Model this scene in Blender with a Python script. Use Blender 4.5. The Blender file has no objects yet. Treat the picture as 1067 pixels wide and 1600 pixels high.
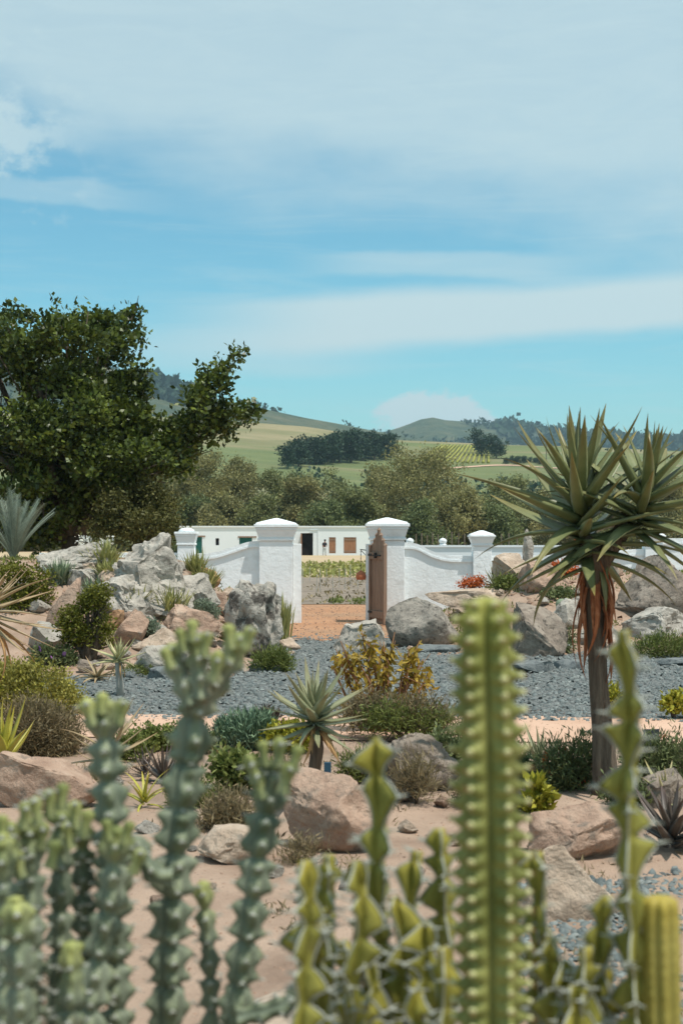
import bpy, bmesh, math, random
import numpy as np
from mathutils import Vector, Matrix, Euler

random.seed(7); RNG = np.random.default_rng(7)
scene = bpy.context.scene
C = scene.collection

# ------------------------------------------------------------------ camera
F_PX, HZ, CX, CH = 2222.0, 839.0, 533.5, 2.08      # focal length (px of the 1067x1600 frame), horizon row, centre column, eye height
cam_d = bpy.data.cameras.new('camera'); cam = bpy.data.objects.new('camera', cam_d); C.objects.link(cam)
cam.location = (0, 0, CH); cam.rotation_euler = (math.radians(90), 0, 0)
cam_d.sensor_fit = 'VERTICAL'; cam_d.sensor_height = 36.0; cam_d.sensor_width = 24.0
cam_d.lens = 36.0*F_PX/1600.0; cam_d.shift_y = (HZ-800.0)/1600.0
cam_d.clip_start = 0.1; cam_d.clip_end = 20000
cam_d.dof.use_dof = True; cam_d.dof.focus_distance = 24.0; cam_d.dof.aperture_fstop = 3.5
scene.camera = cam

# ------------------------------------------------------------------ light, sky, exposure
SUN = Vector((0.28, -0.24, 0.93)).normalized()
sun_d = bpy.data.lights.new('sun', 'SUN'); sun = bpy.data.objects.new('sun', sun_d); C.objects.link(sun)
sun.rotation_euler = SUN.to_track_quat('Z', 'Y').to_euler()
sun_d.energy = 4.2; sun_d.angle = math.radians(0.55); sun_d.color = (1.0, 0.955, 0.89)
scene.view_settings.view_transform = 'Standard'; scene.view_settings.look = 'None'
scene.view_settings.exposure = 0.08; scene.view_settings.gamma = 1.0; scene.view_settings.use_curve_mapping = False
scene.cycles.max_bounces = 6; scene.cycles.volume_bounces = 0; scene.cycles.transparent_max_bounces = 4
scene.cycles.use_denoising = True

def S(v):                                             # 0..255 sRGB -> linear
    v = v/255.0
    return v/12.92 if v <= 0.04045 else ((v+0.055)/1.055)**2.4
def col(r, g, b): return (S(r), S(g), S(b), 1.0)

world = bpy.data.worlds.new('World'); scene.world = world; world.use_nodes = True
def build_world():
    nt = world.node_tree; N = nt.nodes; L = nt.links; N.clear()
    def n(t, **k):
        o = N.new(t)
        for a, b in k.items(): setattr(o, a, b)
        return o
    def m(op, a, b=None, c=None):
        o = n('ShaderNodeMath', operation=op)
        for i, v in enumerate((a, b, c)):
            if v is None: continue
            if isinstance(v, (int, float)): o.inputs[i].default_value = v
            else: L.new(v, o.inputs[i])
        return o.outputs[0]
    def ss(x, lo, hi):                               # smoothstep
        o = n('ShaderNodeMapRange', interpolation_type='SMOOTHSTEP')
        L.new(x, o.inputs[0]); o.inputs[1].default_value = lo; o.inputs[2].default_value = hi
        return o.outputs[0]
    out = n('ShaderNodeOutputWorld'); bg = n('ShaderNodeBackground'); L.new(bg.outputs[0], out.inputs[0])
    sky = n('ShaderNodeTexSky', sky_type='NISHITA'); sky.sun_disc = False
    sky.sun_elevation = math.asin(SUN.z); sky.sun_rotation = math.atan2(SUN.x, SUN.y)
    sky.air_density = 1.0; sky.dust_density = 0.6; sky.ozone_density = 1.2
    tint = n('ShaderNodeMix', data_type='RGBA', blend_type='MULTIPLY'); tint.inputs[0].default_value = 1.0
    L.new(sky.outputs[0], tint.inputs[6]); tint.inputs[7].default_value = (0.60, 1.10, 1.06, 1)
    tc = n('ShaderNodeTexCoord'); sep = n('ShaderNodeSeparateXYZ'); L.new(tc.outputs['Generated'], sep.inputs[0])
    az = m('MULTIPLY', m('ARCTAN2', sep.outputs[0], sep.outputs[1]), 57.2958)     # degrees right of straight ahead
    el = m('MULTIPLY', m('ARCSINE', sep.outputs[2]), 57.2958)
    def noise(sx, sy, off, detail=6, rough=0.55, dist=0.0):
        cx = n('ShaderNodeCombineXYZ'); L.new(m('MULTIPLY', az, sx), cx.inputs[0]); L.new(m('MULTIPLY', el, sy), cx.inputs[1])
        cx.inputs[2].default_value = off
        t = n('ShaderNodeTexNoise'); t.inputs['Scale'].default_value = 1.0; t.inputs['Detail'].default_value = detail
        t.inputs['Roughness'].default_value = rough; t.inputs['Distortion'].default_value = dist
        L.new(cx.outputs[0], t.inputs['Vector']); return t.outputs[0]
    wob = m('SUBTRACT', noise(0.11, 0.25, 3.1, 5), 0.5)
    fine = noise(0.22, 0.95, 9.2, 10, 0.66, 0.8)
    streak = noise(0.12, 1.3, 5.5, 9, 0.62, 1.0)
    # high veil: everything above a slanting, ragged lower edge
    edge = m('ADD', m('MULTIPLY', az, -0.16), 14.8)
    veil = ss(m('ADD', m('SUBTRACT', el, edge), m('MULTIPLY', wob, 6.5)), -3.4, 1.6)
    veil = m('MULTIPLY', veil, m('ADD', 0.62, m('MULTIPLY', fine, 0.28)))
    # long lenticular bands lower down
    def band(e0, slope, half, a0, a1, soft, amt, wb):
        c = m('ADD', m('MULTIPLY', az, slope), e0)
        dlt = m('ABSOLUTE', m('SUBTRACT', m('ADD', el, m('MULTIPLY', wob, wb)), c))
        v = m('SUBTRACT', 1.0, ss(dlt, half*0.5, half*1.12))
        v = m('MULTIPLY', v, ss(az, a0-soft, a0+soft))
        if a1 is not None: v = m('MULTIPLY', v, m('SUBTRACT', 1.0, ss(az, a1-soft, a1+soft)))
        return m('MULTIPLY', v, amt)
    b1 = band(8.55, 0.055, 1.3, -4.5, 60, 5.0, 0.95, 1.0)
    b2 = band(10.75, -0.01, 0.55, -0.6, 9.0, 2.4, 0.45, 1.4)
    b3 = band(13.0, -0.02, 0.5, -40.0, -8.0, 2.5, 0.34, 2.2)
    b4 = band(7.4, 0.0, 1.0, -9.0, 1.0, 3.5, 0.40, 1.0)
    low = m('MULTIPLY', m('SUBTRACT', 1.0, ss(el, 1.0, 9.0)), 0.26)
    puff = noise(0.42, 0.62, 1.7, 6, 0.6)
    cu = m('MULTIPLY', ss(m('SUBTRACT', puff, m('MULTIPLY', m('ABSOLUTE', m('SUBTRACT', el, 15.5)), 0.055)), 0.36, 0.56), 0.75)
    cu = m('MULTIPLY', cu, m('SUBTRACT', 1.0, ss(az, -13.0, -8.5)))
    dx = m('DIVIDE', m('SUBTRACT', az, 3.7), 2.5); dy = m('DIVIDE', m('SUBTRACT', el, 4.7), 1.2)
    rad = m('ADD', m('MULTIPLY', dx, dx), m('MULTIPLY', dy, dy))
    puff2 = noise(0.75, 1.1, 21.7, 6, 0.55)
    cu2 = m('MULTIPLY', ss(m('SUBTRACT', m('ADD', 1.0, m('MULTIPLY', m('SUBTRACT', puff2, 0.5), 2.6)), rad), 0.05, 0.55), 1.0)
    wisp = m('MULTIPLY', ss(streak, 0.46, 0.80), 0.24)
    tot = veil
    for v in (b1, b2, b3, b4, low, cu, cu2, wisp):    # 1-(1-a)(1-b)
        tot = m('SUBTRACT', 1.0, m('MULTIPLY', m('SUBTRACT', 1.0, tot), m('SUBTRACT', 1.0, v)))
    tot = m('MINIMUM', tot, 0.97)
    mix = n('ShaderNodeMix', data_type='RGBA'); L.new(tot, mix.inputs[0]); L.new(tint.outputs[2], mix.inputs[6])
    mix.inputs[7].default_value = (4.6, 5.8, 6.1, 1)
    L.new(mix.outputs[2], bg.inputs[0]); bg.inputs[1].default_value = 0.125
build_world()

# ------------------------------------------------------------------ pixel helpers and ground shape
def PX(px, d): return (px-CX)/F_PX*d
def PZ(py, d): return CH-(py-HZ)/F_PX*d
def sst(x, a, b):
    t = min(1, max(0, (x-a)/(b-a))); return t*t*(3-2*t)
def vsst(x, a, b):
    t = np.clip((x-a)/(b-a), 0, 1); return t*t*(3-2*t)

def _hash(i, j, k, seed):
    n = (i*374761393 + j*668265263 + k*2147483647 + seed*1274126177) & 0xFFFFFFFF
    n = ((n ^ (n >> 13))*1274126177) & 0xFFFFFFFF
    n = n ^ (n >> 16)
    return (n & 0xFFFF)/32767.5-1.0
def vnoise(P, seed=0):                                 # vectorised value noise, -1..1
    P = np.asarray(P, float); I = np.floor(P).astype(np.int64); f = P-I; u = f*f*(3-2*f)
    r = 0
    for a in (0, 1):
        for b in (0, 1):
            for c in (0, 1):
                w = (u[:, 0] if a else 1-u[:, 0])*(u[:, 1] if b else 1-u[:, 1])*(u[:, 2] if c else 1-u[:, 2])
                r = r+w*_hash(I[:, 0]+a, I[:, 1]+b, I[:, 2]+c, seed)
    return r
def fbm(P, seed=0, oct=4, gain=0.5):
    a, s, r = 1.0, 1.0, 0
    for o in range(oct):
        r = r+a*vnoise(np.asarray(P)*s, seed+o*17); a *= gain; s *= 2.03
    return r

def Hv(x, y):                                          # ground height (arrays)
    x = np.asarray(x, float); y = np.asarray(y, float)
    prof = 1.62*vsst(y, 20.9, 27.8)*(1-vsst(y, 30.2, 33.6))
    left = prof*(1-vsst(x, -3.6, -1.2+0.0*y))*vsst(x, -15, -9)
    profr = 1.30*vsst(y, 25.2, 30.5)*(1-0.3*vsst(y, 31.5, 33.9))*(1-vsst(y, 34.1, 35.5))
    right = profr*vsst(x, 1.2, 4.2)*(1-vsst(x, 11, 17))
    z = left+right
    P = np.stack([x*0.9, y*0.9, 0*x], -1).reshape(-1, 3)
    bump = fbm(P, 5, 3).reshape(x.shape)
    near = (1-vsst(y, 12.6, 13.6))*vsst(y, 1.0, 4.0)
    z = z+near*(0.05*bump+0.03)+0.05*bump*np.clip(left+right, 0, 0.6)
    return z
def H(x, y): return float(Hv(np.array([x]), np.array([y]))[0])
def hit(px, py, Hf=None, d0=3.0, d1=60.0, n=1500):     # where the sight line of a pixel meets the ground
    Hf = Hf or Hv
    d = np.linspace(d0, d1, n); x = (px-CX)/F_PX*d; z = CH-(py-HZ)/F_PX*d
    below = np.nonzero(z <= Hf(x, d))[0]
    i = below[0] if len(below) else n-1
    return Vector((x[i], d[i], float(Hf(x[i:i+1], d[i:i+1])[0])))

# ------------------------------------------------------------------ object helpers
def tag(o, label=None, cat=None, group=None, kind=None):
    if label: o['label'] = label
    if cat: o['category'] = cat
    if group: o['group'] = group
    if kind: o['kind'] = kind
    elif cat: o['kind'] = 'thing'
    return o
def empty(name, loc, rz=0.0, label=None, cat=None, group=None):
    o = bpy.data.objects.new(name, None); C.objects.link(o); o.location = loc; o.rotation_euler = (0, 0, rz)
    o.empty_display_size = 0.1
    return tag(o, label, cat, group)
def link(name, me, parent=None, mw=None):
    o = bpy.data.objects.new(name, me); C.objects.link(o)
    if parent is not None: o.parent = parent
    if mw is not None: o.matrix_local = mw
    return o
def npmesh(name, V, Fq, mat, smooth=False, tint=None):
    V = np.asarray(V, np.float32); Fq = np.asarray(Fq, np.int32); k = Fq.shape[1]
    me = bpy.data.meshes.new(name)
    me.vertices.add(len(V)); me.vertices.foreach_set('co', V.ravel())
    me.loops.add(Fq.size); me.loops.foreach_set('vertex_index', Fq.ravel())
    me.polygons.add(len(Fq)); me.polygons.foreach_set('loop_start', np.arange(0, Fq.size, k, dtype=np.int32))
    me.polygons.foreach_set('loop_total', np.full(len(Fq), k, np.int32))
    me.update(calc_edges=True); me.validate()
    if smooth: me.polygons.foreach_set('use_smooth', np.ones(len(me.polygons), bool))
    if tint is not None:
        a = me.attributes.new('tint', 'FLOAT', 'POINT'); a.data.foreach_set('value', np.asarray(tint, np.float32))
    if mat: me.materials.append(mat)
    return me
class MB:                                             # a small mesh collector
    def __init__(s): s.v = []; s.f = []; s.t = []
    def add(s, V, Fs, t=0.5):
        o = len(s.v); s.v += [tuple(p) for p in V]; s.f += [tuple(i+o for i in f) for f in Fs]
        s.t += list(t) if hasattr(t, '__len__') else [t]*len(V)
        return s
    def box(s, x0, x1, y0, y1, z0, z1, M=None):
        V = [Vector(p) for p in ((x0,y0,z0),(x1,y0,z0),(x1,y1,z0),(x0,y1,z0),(x0,y0,z1),(x1,y0,z1),(x1,y1,z1),(x0,y1,z1))]
        if M is not None: V = [M @ p for p in V]
        return s.add(V, ((0,3,2,1),(4,5,6,7),(0,1,5,4),(1,2,6,5),(2,3,7,6),(3,0,4,7)))
    def tube(s, pts, rad, n=8, t=None, cap=True):
        pts = [Vector(p) for p in pts]; k = len(pts)
        rad = rad if hasattr(rad, '__len__') else [rad]*k
        V = []; Fs = []; T = []
        up = Vector((0.31, 0.17, 0.93))
        for i, p in enumerate(pts):
            d = (pts[min(i+1, k-1)]-pts[max(i-1, 0)]).normalized()
            a = d.cross(up)
            if a.length < 0.05: a = d.cross(Vector((1, 0, 0)))
            a.normalize(); b = d.cross(a)
            for j in range(n):
                q = 2*math.pi*j/n
                V.append(p+(a*math.cos(q)+b*math.sin(q))*rad[i]); T.append(t[i] if t else 0.5)
        for i in range(k-1):
            for j in range(n):
                Fs.append((i*n+j, i*n+(j+1) % n, (i+1)*n+(j+1) % n, (i+1)*n+j))
        if cap: Fs += [tuple(range(n-1, -1, -1)), tuple(range((k-1)*n, k*n))]
        return s.add(V, Fs, T)
    def frustum(s, cx, cy, z0, z1, hx0, hy0, hx1, hy1):
        V = [(cx+a*hx0, cy+b*hy0, z0) for a, b in ((-1,-1),(1,-1),(1,1),(-1,1))]+[(cx+a*hx1, cy+b*hy1, z1) for a, b in ((-1,-1),(1,-1),(1,1),(-1,1))]
        return s.add(V, ((0,3,2,1),(4,5,6,7),(0,1,5,4),(1,2,6,5),(2,3,7,6),(3,0,4,7)))
    def mesh(s, name, mat, smooth=False, bevel=0.0):
        me = bpy.data.meshes.new(name); me.from_pydata([tuple(p) for p in s.v], [], s.f); me.update()
        a = me.attributes.new('tint', 'FLOAT', 'POINT'); a.data.foreach_set('value', s.t)
        if bevel:
            bm = bmesh.new(); bm.from_mesh(me)
            bmesh.ops.bevel(bm, geom=[e for e in bm.edges], offset=bevel, segments=2, affect='EDGES', profile=0.6)
            bm.to_mesh(me); bm.free()
        if smooth: me.polygons.foreach_set('use_smooth', [True]*len(me.polygons))
        if mat: me.materials.append(mat)
        return me
    def build(s, name, mat, parent=None, smooth=False, bevel=0.0):
        return link(name, s.mesh(name, mat, smooth, bevel), parent)

# ------------------------------------------------------------------ materials
def material(name, stops, scale=3.0, detail=6, rough=0.85, bump=0.3, bscale=30.0, bdist=0.02, stops2=None, scale2=0.5, mix2=(0.45, 0.6),
             tint=None, trans=0.0, spec=0.3, coord='Object', stretch=(1, 1, 1), voro=None, speck=None):
    """noise-blended colours + bump; tint = (dark, light) colours mixed by the 'tint' attribute"""
    m_ = bpy.data.materials.new(name); m_.use_nodes = True; nt = m_.node_tree; N = nt.nodes; L = nt.links; N.clear()
    out = N.new('ShaderNodeOutputMaterial'); p = N.new('ShaderNodeBsdfPrincipled')
    p.inputs['Roughness'].default_value = rough; p.inputs['Specular IOR Level'].default_value = spec
    tc = N.new('ShaderNodeTexCoord'); mp = N.new('ShaderNodeMapping'); mp.inputs['Scale'].default_value = stretch
    if coord == 'World':
        g = N.new('ShaderNodeNewGeometry'); L.new(g.outputs['Position'], mp.inputs[0])
    else: L.new(tc.outputs[coord], mp.inputs[0])
    def noise(sc, det=6, r=0.6):
        t = N.new('ShaderNodeTexNoise'); t.inputs['Scale'].default_value = sc; t.inputs['Detail'].default_value = det
        t.inputs['Roughness'].default_value = r; L.new(mp.outputs[0], t.inputs['Vector']); return t
    def ramp(fac, st):
        r = N.new('ShaderNodeValToRGB'); e = r.color_ramp.elements
        while len(e) < len(st): e.new(0.5)
        for i, (pos, c) in enumerate(st): e[i].position = pos; e[i].color = c
        L.new(fac, r.inputs[0]); return r.outputs[0]
    def mix(f, a, b, mode='MIX'):
        x = N.new('ShaderNodeMix'); x.data_type = 'RGBA'; x.blend_type = mode
        if isinstance(f, float): x.inputs[0].default_value = f
        else: L.new(f, x.inputs[0])
        for i, v in ((6, a), (7, b)):
            if isinstance(v, tuple): x.inputs[i].default_value = v
            else: L.new(v, x.inputs[i])
        return x.outputs[2]
    if len(stops) and not isinstance(stops[0][1], tuple): stops = [(0.3+0.4*i/max(1, len(stops)-1), c) for i, c in enumerate(stops)]
    c = ramp(noise(scale, detail).outputs[0], stops)
    if stops2:
        if not isinstance(stops2[0][1], tuple): stops2 = [(0.3+0.4*i/max(1, len(stops2)-1), q) for i, q in enumerate(stops2)]
        c2 = ramp(noise(scale*1.7, detail).outputs[0], stops2)
        mr = N.new('ShaderNodeMapRange'); mr.interpolation_type = 'SMOOTHSTEP'; L.new(noise(scale2, 5).outputs[0], mr.inputs[0])
        mr.inputs[1].default_value, mr.inputs[2].default_value = mix2
        c = mix(mr.outputs[0], c, c2)
    if voro:                                            # (scale, dark, light): chips with a colour each
        v = N.new('ShaderNodeTexVoronoi'); v.inputs['Scale'].default_value = voro[0]; L.new(mp.outputs[0], v.inputs['Vector'])
        sp = N.new('ShaderNodeSeparateColor'); L.new(v.outputs['Color'], sp.inputs[0])
        c = mix(0.75, c, ramp(sp.outputs[0], [(0.0, voro[1]), (1.0, voro[2])]))
    if speck:                                           # (scale, lo, hi, colour): blotches such as lichen
        mr = N.new('ShaderNodeMapRange'); L.new(noise(speck[0], 4, 0.65).outputs[0], mr.inputs[0])
        mr.inputs[1].default_value, mr.inputs[2].default_value = speck[1], speck[2]
        c = mix(mr.outputs[0], c, speck[3])
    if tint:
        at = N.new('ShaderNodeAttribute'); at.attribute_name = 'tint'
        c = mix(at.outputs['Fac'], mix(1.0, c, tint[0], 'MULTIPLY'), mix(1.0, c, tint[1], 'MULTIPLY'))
    L.new(c, p.inputs['Base Color'])
    if bump:
        b = N.new('ShaderNodeBump'); b.inputs['Strength'].default_value = bump; b.inputs['Distance'].default_value = bdist
        if voro:
            ad = N.new('ShaderNodeMath'); ad.operation = 'ADD'; L.new(v.outputs['Distance'], ad.inputs[0]); L.new(noise(bscale, 8, 0.65).outputs[0], ad.inputs[1])
            L.new(ad.outputs[0], b.inputs['Height'])
        else: L.new(noise(bscale, 8, 0.65).outputs[0], b.inputs['Height'])
        L.new(b.outputs[0], p.inputs['Normal'])
    if trans:
        tr = N.new('ShaderNodeBsdfTranslucent'); L.new(c, tr.inputs[0]); ms = N.new('ShaderNodeMixShader'); ms.inputs[0].default_value = trans
        L.new(p.outputs[0], ms.inputs[1]); L.new(tr.outputs[0], ms.inputs[2]); L.new(ms.outputs[0], out.inputs[0])
    else: L.new(p.outputs[0], out.inputs[0])
    return m_
W1 = (1, 1, 1, 1)
M = {}
M['soil'] = material('soil', [col(134,111,94), col(160,136,117), col(176,151,131)], 1.3, 8, 0.95, 0.6, 25, 0.03,
                     [col(116,100,86), col(142,124,107)], 0.35, (0.5, 0.68), coord='World', speck=(40, 0.62, 0.7, col(108,92,80)))
M['path'] = material('path', [col(184,148,124), col(204,170,146)], 0.8, 8, 0.95, 0.25, 60, 0.01, coord='World')
M['gravel'] = material('gravel', [col(88,91,90), col(118,120,116)], 6, 6, 0.9, 0.9, 45, 0.03, coord='World',
                       stops2=[col(120,118,110), col(140,132,120)], scale2=0.3, mix2=(0.55, 0.75), voro=(38, col(62,69,70), col(154,156,151)))
M['chip'] = material('chip', [col(92,98,97), col(124,129,126)], 5, 4, 0.8, 0.2, 40, tint=((0.6,0.66,0.68,1), (1.35,1.33,1.3,1)))
M['dirt'] = material('dirt', [col(166,122,90), col(186,142,108)], 0.9, 10, 0.95, 0.9, 9, 0.08, coord='World', speck=(16, .6, .68, col(140,104,80)), stops2=[col(150,120,94), col(166,136,108)], scale2=0.25, mix2=(0.5, 0.7))
M['field'] = material('field', [col(170,148,118), col(188,166,134)], 0.25, 8, 0.95, 0.3, 8, coord='World', stops2=[col(140,140,80), col(160,155,100)], scale2=0.05, mix2=(0.55, 0.7))
M['plough'] = material('plough', [col(112,100,88), col(150,136,120)], 1.2, 8, 0.95, 0.8, 6, 0.08, coord='World')
M['white'] = material('white', [(0.78,0.815,0.815,1), (0.84,0.87,0.87,1)], 1.2, 6, 0.9, 0.55, 9, 0.03, coord='World', spec=0.2, speck=(1.8, 0.54, 0.84, (0.57,0.575,0.54,1)))
M['white_far'] = material('white_far', [(0.74,0.775,0.78,1), (0.79,0.82,0.825,1)], 0.3, 5, 0.9, 0.2, 3, coord='World')
M['door'] = material('door', [col(122,98,82), col(158,132,113)], 3, 8, 0.75, 0.4, 20, stretch=(8, 8, 0.6))
M['shutter'] = material('shutter', [col(150,104,76), col(178,132,100)], 2, 6, 0.8, 0.3, 12, stretch=(6, 6, 0.6))
M['green_door'] = material('green_door', [col(26,84,76), col(38,98,88)], 2, 4, 0.6, 0.1, 8)
M['dark'] = material('dark', [col(22,22,24), col(40,38,38)], 2, 4, 0.9, 0)
M['iron'] = material('iron', [col(30,30,32), col(48,46,46)], 6, 4, 0.6, 0.1)
M['terra'] = material('terra', [col(160,92,62), col(186,116,84)], 5, 5, 0.85, 0.15)
M['post'] = material('post', [col(92,84,74), col(124,114,100)], 4, 5, 0.9, 0.2)
M['blue'] = material('blue', [col(40,70,90), col(54,88,106)], 6, 4, 0.6, 0.1)
M['slate_sign'] = material('slate_sign', [col(48,54,58), col(66,72,74)], 6, 4, 0.6, 0.1)
def rockmat(name, a, b, c_, lich, sc=1.6, sp=(5.0, 0.54, 0.66)):
    return material(name, [a, b, c_], 4.0, 12, 0.95, 0.9, 5, 0.10, speck=(9.0, 0.56, 0.66, lich), stops2=[b, a], scale2=2.2, mix2=(0.5, 0.6), spec=0.15)
M['rock_grey'] = rockmat('rock_grey', col(150,143,132), col(178,170,158), col(196,189,176), col(126,119,110))
M['rock_dark'] = rockmat('rock_dark', col(118,112,103), col(148,140,129), col(172,163,150), col(86,81,75))
M['rock_hollow'] = material('rock_hollow', [col(150,142,130), col(178,170,158), col(196,188,176)], 4.0, 12, 0.95, 1.0, 5, 0.12, speck=(3.2, 0.50, 0.58, col(98,92,85)), spec=0.15)
M['rock_brown'] = rockmat('rock_brown', col(118,106,95), col(146,133,120), col(170,157,143), col(92,84,76))
M['rock_pink'] = rockmat('rock_pink', col(152,124,106), col(178,150,130), col(192,170,150), col(140,124,110))
M['rock_tan'] = rockmat('rock_tan', col(166,144,124), col(188,168,148), col(204,186,168), col(146,130,114))
M['rock_white'] = rockmat('rock_white', col(148,142,132), col(172,165,154), col(190,184,173), col(118,112,104))
M['rock_orange'] = rockmat('rock_orange', col(160,120,88), col(186,146,112), col(200,168,138), col(138,112,92))
M['slate'] = rockmat('slate', col(98,104,104), col(124,128,126), col(146,148,144), col(84,88,90))
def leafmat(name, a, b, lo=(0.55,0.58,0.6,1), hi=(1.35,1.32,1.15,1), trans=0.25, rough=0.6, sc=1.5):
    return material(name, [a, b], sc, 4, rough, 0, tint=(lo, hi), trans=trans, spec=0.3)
M['oak'] = leafmat('oak', col(52,66,32), col(80,92,44), rough=0.38, hi=(2.5,2.25,1.4,1), lo=(.5,.55,.6,1))  # hi puts sunlit canopy highlights into the leaf colour, scattered at random
M['olive'] = leafmat('olive', col(124,122,80), col(156,150,102))
M['olive_green'] = leafmat('olive_green', col(110,116,74), col(140,142,94))
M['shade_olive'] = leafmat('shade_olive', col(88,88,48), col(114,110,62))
M['bushgreen'] = leafmat('bushgreen', col(96,108,70), col(126,134,90))
M['pine'] = leafmat('pine', col(36,58,40), col(54,76,52), trans=0.1)
M['jade'] = leafmat('jade', col(94,98,34), col(128,126,46))
M['strap'] = leafmat('strap', col(140,142,88), col(178,174,118), trans=0.2)
M['strap_blue'] = leafmat('strap_blue', col(118,134,112), col(150,162,134), trans=0.15)
M['silver'] = leafmat('silver', col(122,136,118), col(150,160,140))
M['yellowmound'] = leafmat('yellowmound', col(140,136,66), col(170,162,86))
M['drybrush'] = leafmat('drybrush', col(126,112,86), col(158,142,110))
M['grassgreen'] = leafmat('grassgreen', col(100,112,58), col(134,140,76))
M['senecio'] = leafmat('senecio', col(104,132,108), col(138,160,132), trans=0.1)
M['yellowleaf'] = leafmat('yellowleaf', col(158,130,44), col(186,160,72))
M['lime'] = leafmat('lime', col(150,148,48), col(178,172,66))
M['veg'] = leafmat('veg', col(138,142,78), col(166,166,102))
M['orange_flower'] = leafmat('orange_flower', col(196,92,44), col(214,124,66))
M['white_flower'] = leafmat('white_flower', col(220,220,215), col(240,240,236))
M['purple_flower'] = leafmat('purple_flower', col(134,90,150), col(160,116,176))
M['cycad'] = leafmat('cycad', col(104,118,108), col(138,148,134), trans=0.1)
M['bark'] = material('bark', [col(70,60,50), col(104,92,78)], 4, 8, 0.95, 0.8, 14, 0.04, stretch=(3, 3, 0.6))
M['bark_pale'] = material('bark_pale', [col(150,146,136), col(186,182,172)], 4, 8, 0.9, 0.5, 14, 0.02, stretch=(2, 2, 1))
M['aloe_bark'] = material('aloe_bark', [col(94,80,67), col(132,115,98), col(158,141,122)], 3.2, 9, 0.95, 1.0, 7, 0.12, stretch=(7, 7, 0.9))
def aloemat(name, a, b, tip): return material(name, [a, b], 3, 5, 0.42, 0.12, 30, 0.004, tint=((1,1,1,1), tip), spec=0.45)
M['aloe'] = aloemat('aloe', col(88,97,60), col(122,127,84), (1.6,1.05,0.7,1))
M['aloe_grey'] = aloemat('aloe_grey', col(118,124,94), col(148,150,116), (1.2,0.92,0.78,1))
M['aloe_dark'] = aloemat('aloe_dark', col(66,58,56), col(94,86,76), (1.3,0.9,0.8,1))
M['aloe_pale'] = aloemat('aloe_pale', col(150,148,104), col(180,176,130), (1.15,0.95,0.8,1))
M['aloe_yellow'] = aloemat('aloe_yellow', col(150,146,46), col(184,176,78), (1.2,0.95,0.8,1))
M['aloe_tan'] = aloemat('aloe_tan', col(140,122,90), col(172,152,116), (1.1,0.9,0.8,1))
M['dry_leaf'] = material('dry_leaf', [col(134,76,48), col(172,106,70), col(194,136,98)], 4, 7, 0.8, 0.4, 20, 0.01, stretch=(2, 5, 5), trans=0.15)
M['dry_tan'] = material('dry_tan', [col(160,120,76), col(190,154,108)], 4, 6, 0.85, 0.3, 20, 0.01)
M['stem_brown'] = material('stem_brown', [col(120,84,56), col(150,110,78)], 6, 5, 0.9, 0.2)
def cactmat(name, a, b, tip): return material(name, [a, b], 9, 7, 0.55, 0.3, 50, 0.004, tint=((1,1,1,1), tip), spec=0.3, stops2=[col(112,98,74), b], scale2=5.0, mix2=(0.58, 0.74))
M['euph_blue'] = cactmat('euph_blue', col(86,98,80), col(146,153,132), (1.35,1.25,0.55,1))
M['euph_green'] = cactmat('euph_green', col(96,102,48), col(142,142,80), (1.35,1.3,1.0,1))
M['euph_horn'] = cactmat('euph_horn', col(108,110,48), col(156,150,74), (1.3,1.2,0.9,1))
M['euph_yellow'] = cactmat('euph_yellow', col(138,128,58), col(170,158,86), (1.2,1.1,0.8,1))
M['margin'] = material('margin', [col(140,142,130), col(182,184,172)], 20, 4, 0.7, 0)
M['pad'] = material('pad', [col(170,168,112), col(206,204,156)], 20, 4, 0.7, 0)
M['hill_meadow'] = material('hill_meadow', [col(98,102,66), col(124,119,84), col(146,134,102)], 0.03, 10, 0.95, 0.6, 0.25, 1.2, coord='World',
                            stops2=[col(90,102,62), col(112,118,74)], scale2=0.012, mix2=(0.45, 0.55), stretch=(.5, 1.6, 1))
M['hill_scrub'] = material('hill_scrub', [col(46,60,42), col(70,80,54), col(100,98,72)], 0.02, 12, 0.95, 1.0, 0.04, 10, coord='World',
                           stops2=[col(116,100,78), col(82,90,60)], scale2=0.004, mix2=(0.55, 0.7))
M['vine'] = leafmat('vine', col(148,150,62), col(176,172,84))
M['skin'] = material('skin', [col(120,84,66), col(140,100,80)], 6, 3, 0.6, 0)
M['dark_cloth'] = material('dark_cloth', [col(34,36,44), col(48,50,58)], 8, 3, 0.9, 0)
M['pale_cloth'] = material('pale_cloth', [col(176,180,182), col(196,198,198)], 8, 3, 0.9, 0)

# ------------------------------------------------------------------ the setting: one ground sheet, yard, paths, fields, hills
def build_ground():
    xs = np.concatenate([-np.geomspace(4200, 14.5, 26), np.linspace(-14, 14, 141), np.geomspace(14.5, 4200, 26)])
    ys = np.concatenate([[-60, -20, -5, 0], np.linspace(1, 36, 200), np.geomspace(37, 4500, 34)])
    X, Y = np.meshgrid(xs, ys); Z = Hv(X, Y)
    V = np.stack([X, Y, Z], -1).reshape(-1, 3); nx = len(xs); ny = len(ys)
    i, j = np.meshgrid(np.arange(nx-1), np.arange(ny-1)); a = (j*nx+i).ravel()
    return tag(link('ground', npmesh('ground', V, np.stack([a, a+1, a+nx+1, a+nx], -1), M['soil'], True)), kind='structure')
build_ground()
def sheet(name, pts, z, mat, label=None):
    me = bpy.data.meshes.new(name); me.from_pydata([(x, y, z) for x, y in pts], [], [tuple(range(len(pts)))]); me.update(); me.materials.append(mat)
    return tag(link(name, me), kind='structure')
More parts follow.
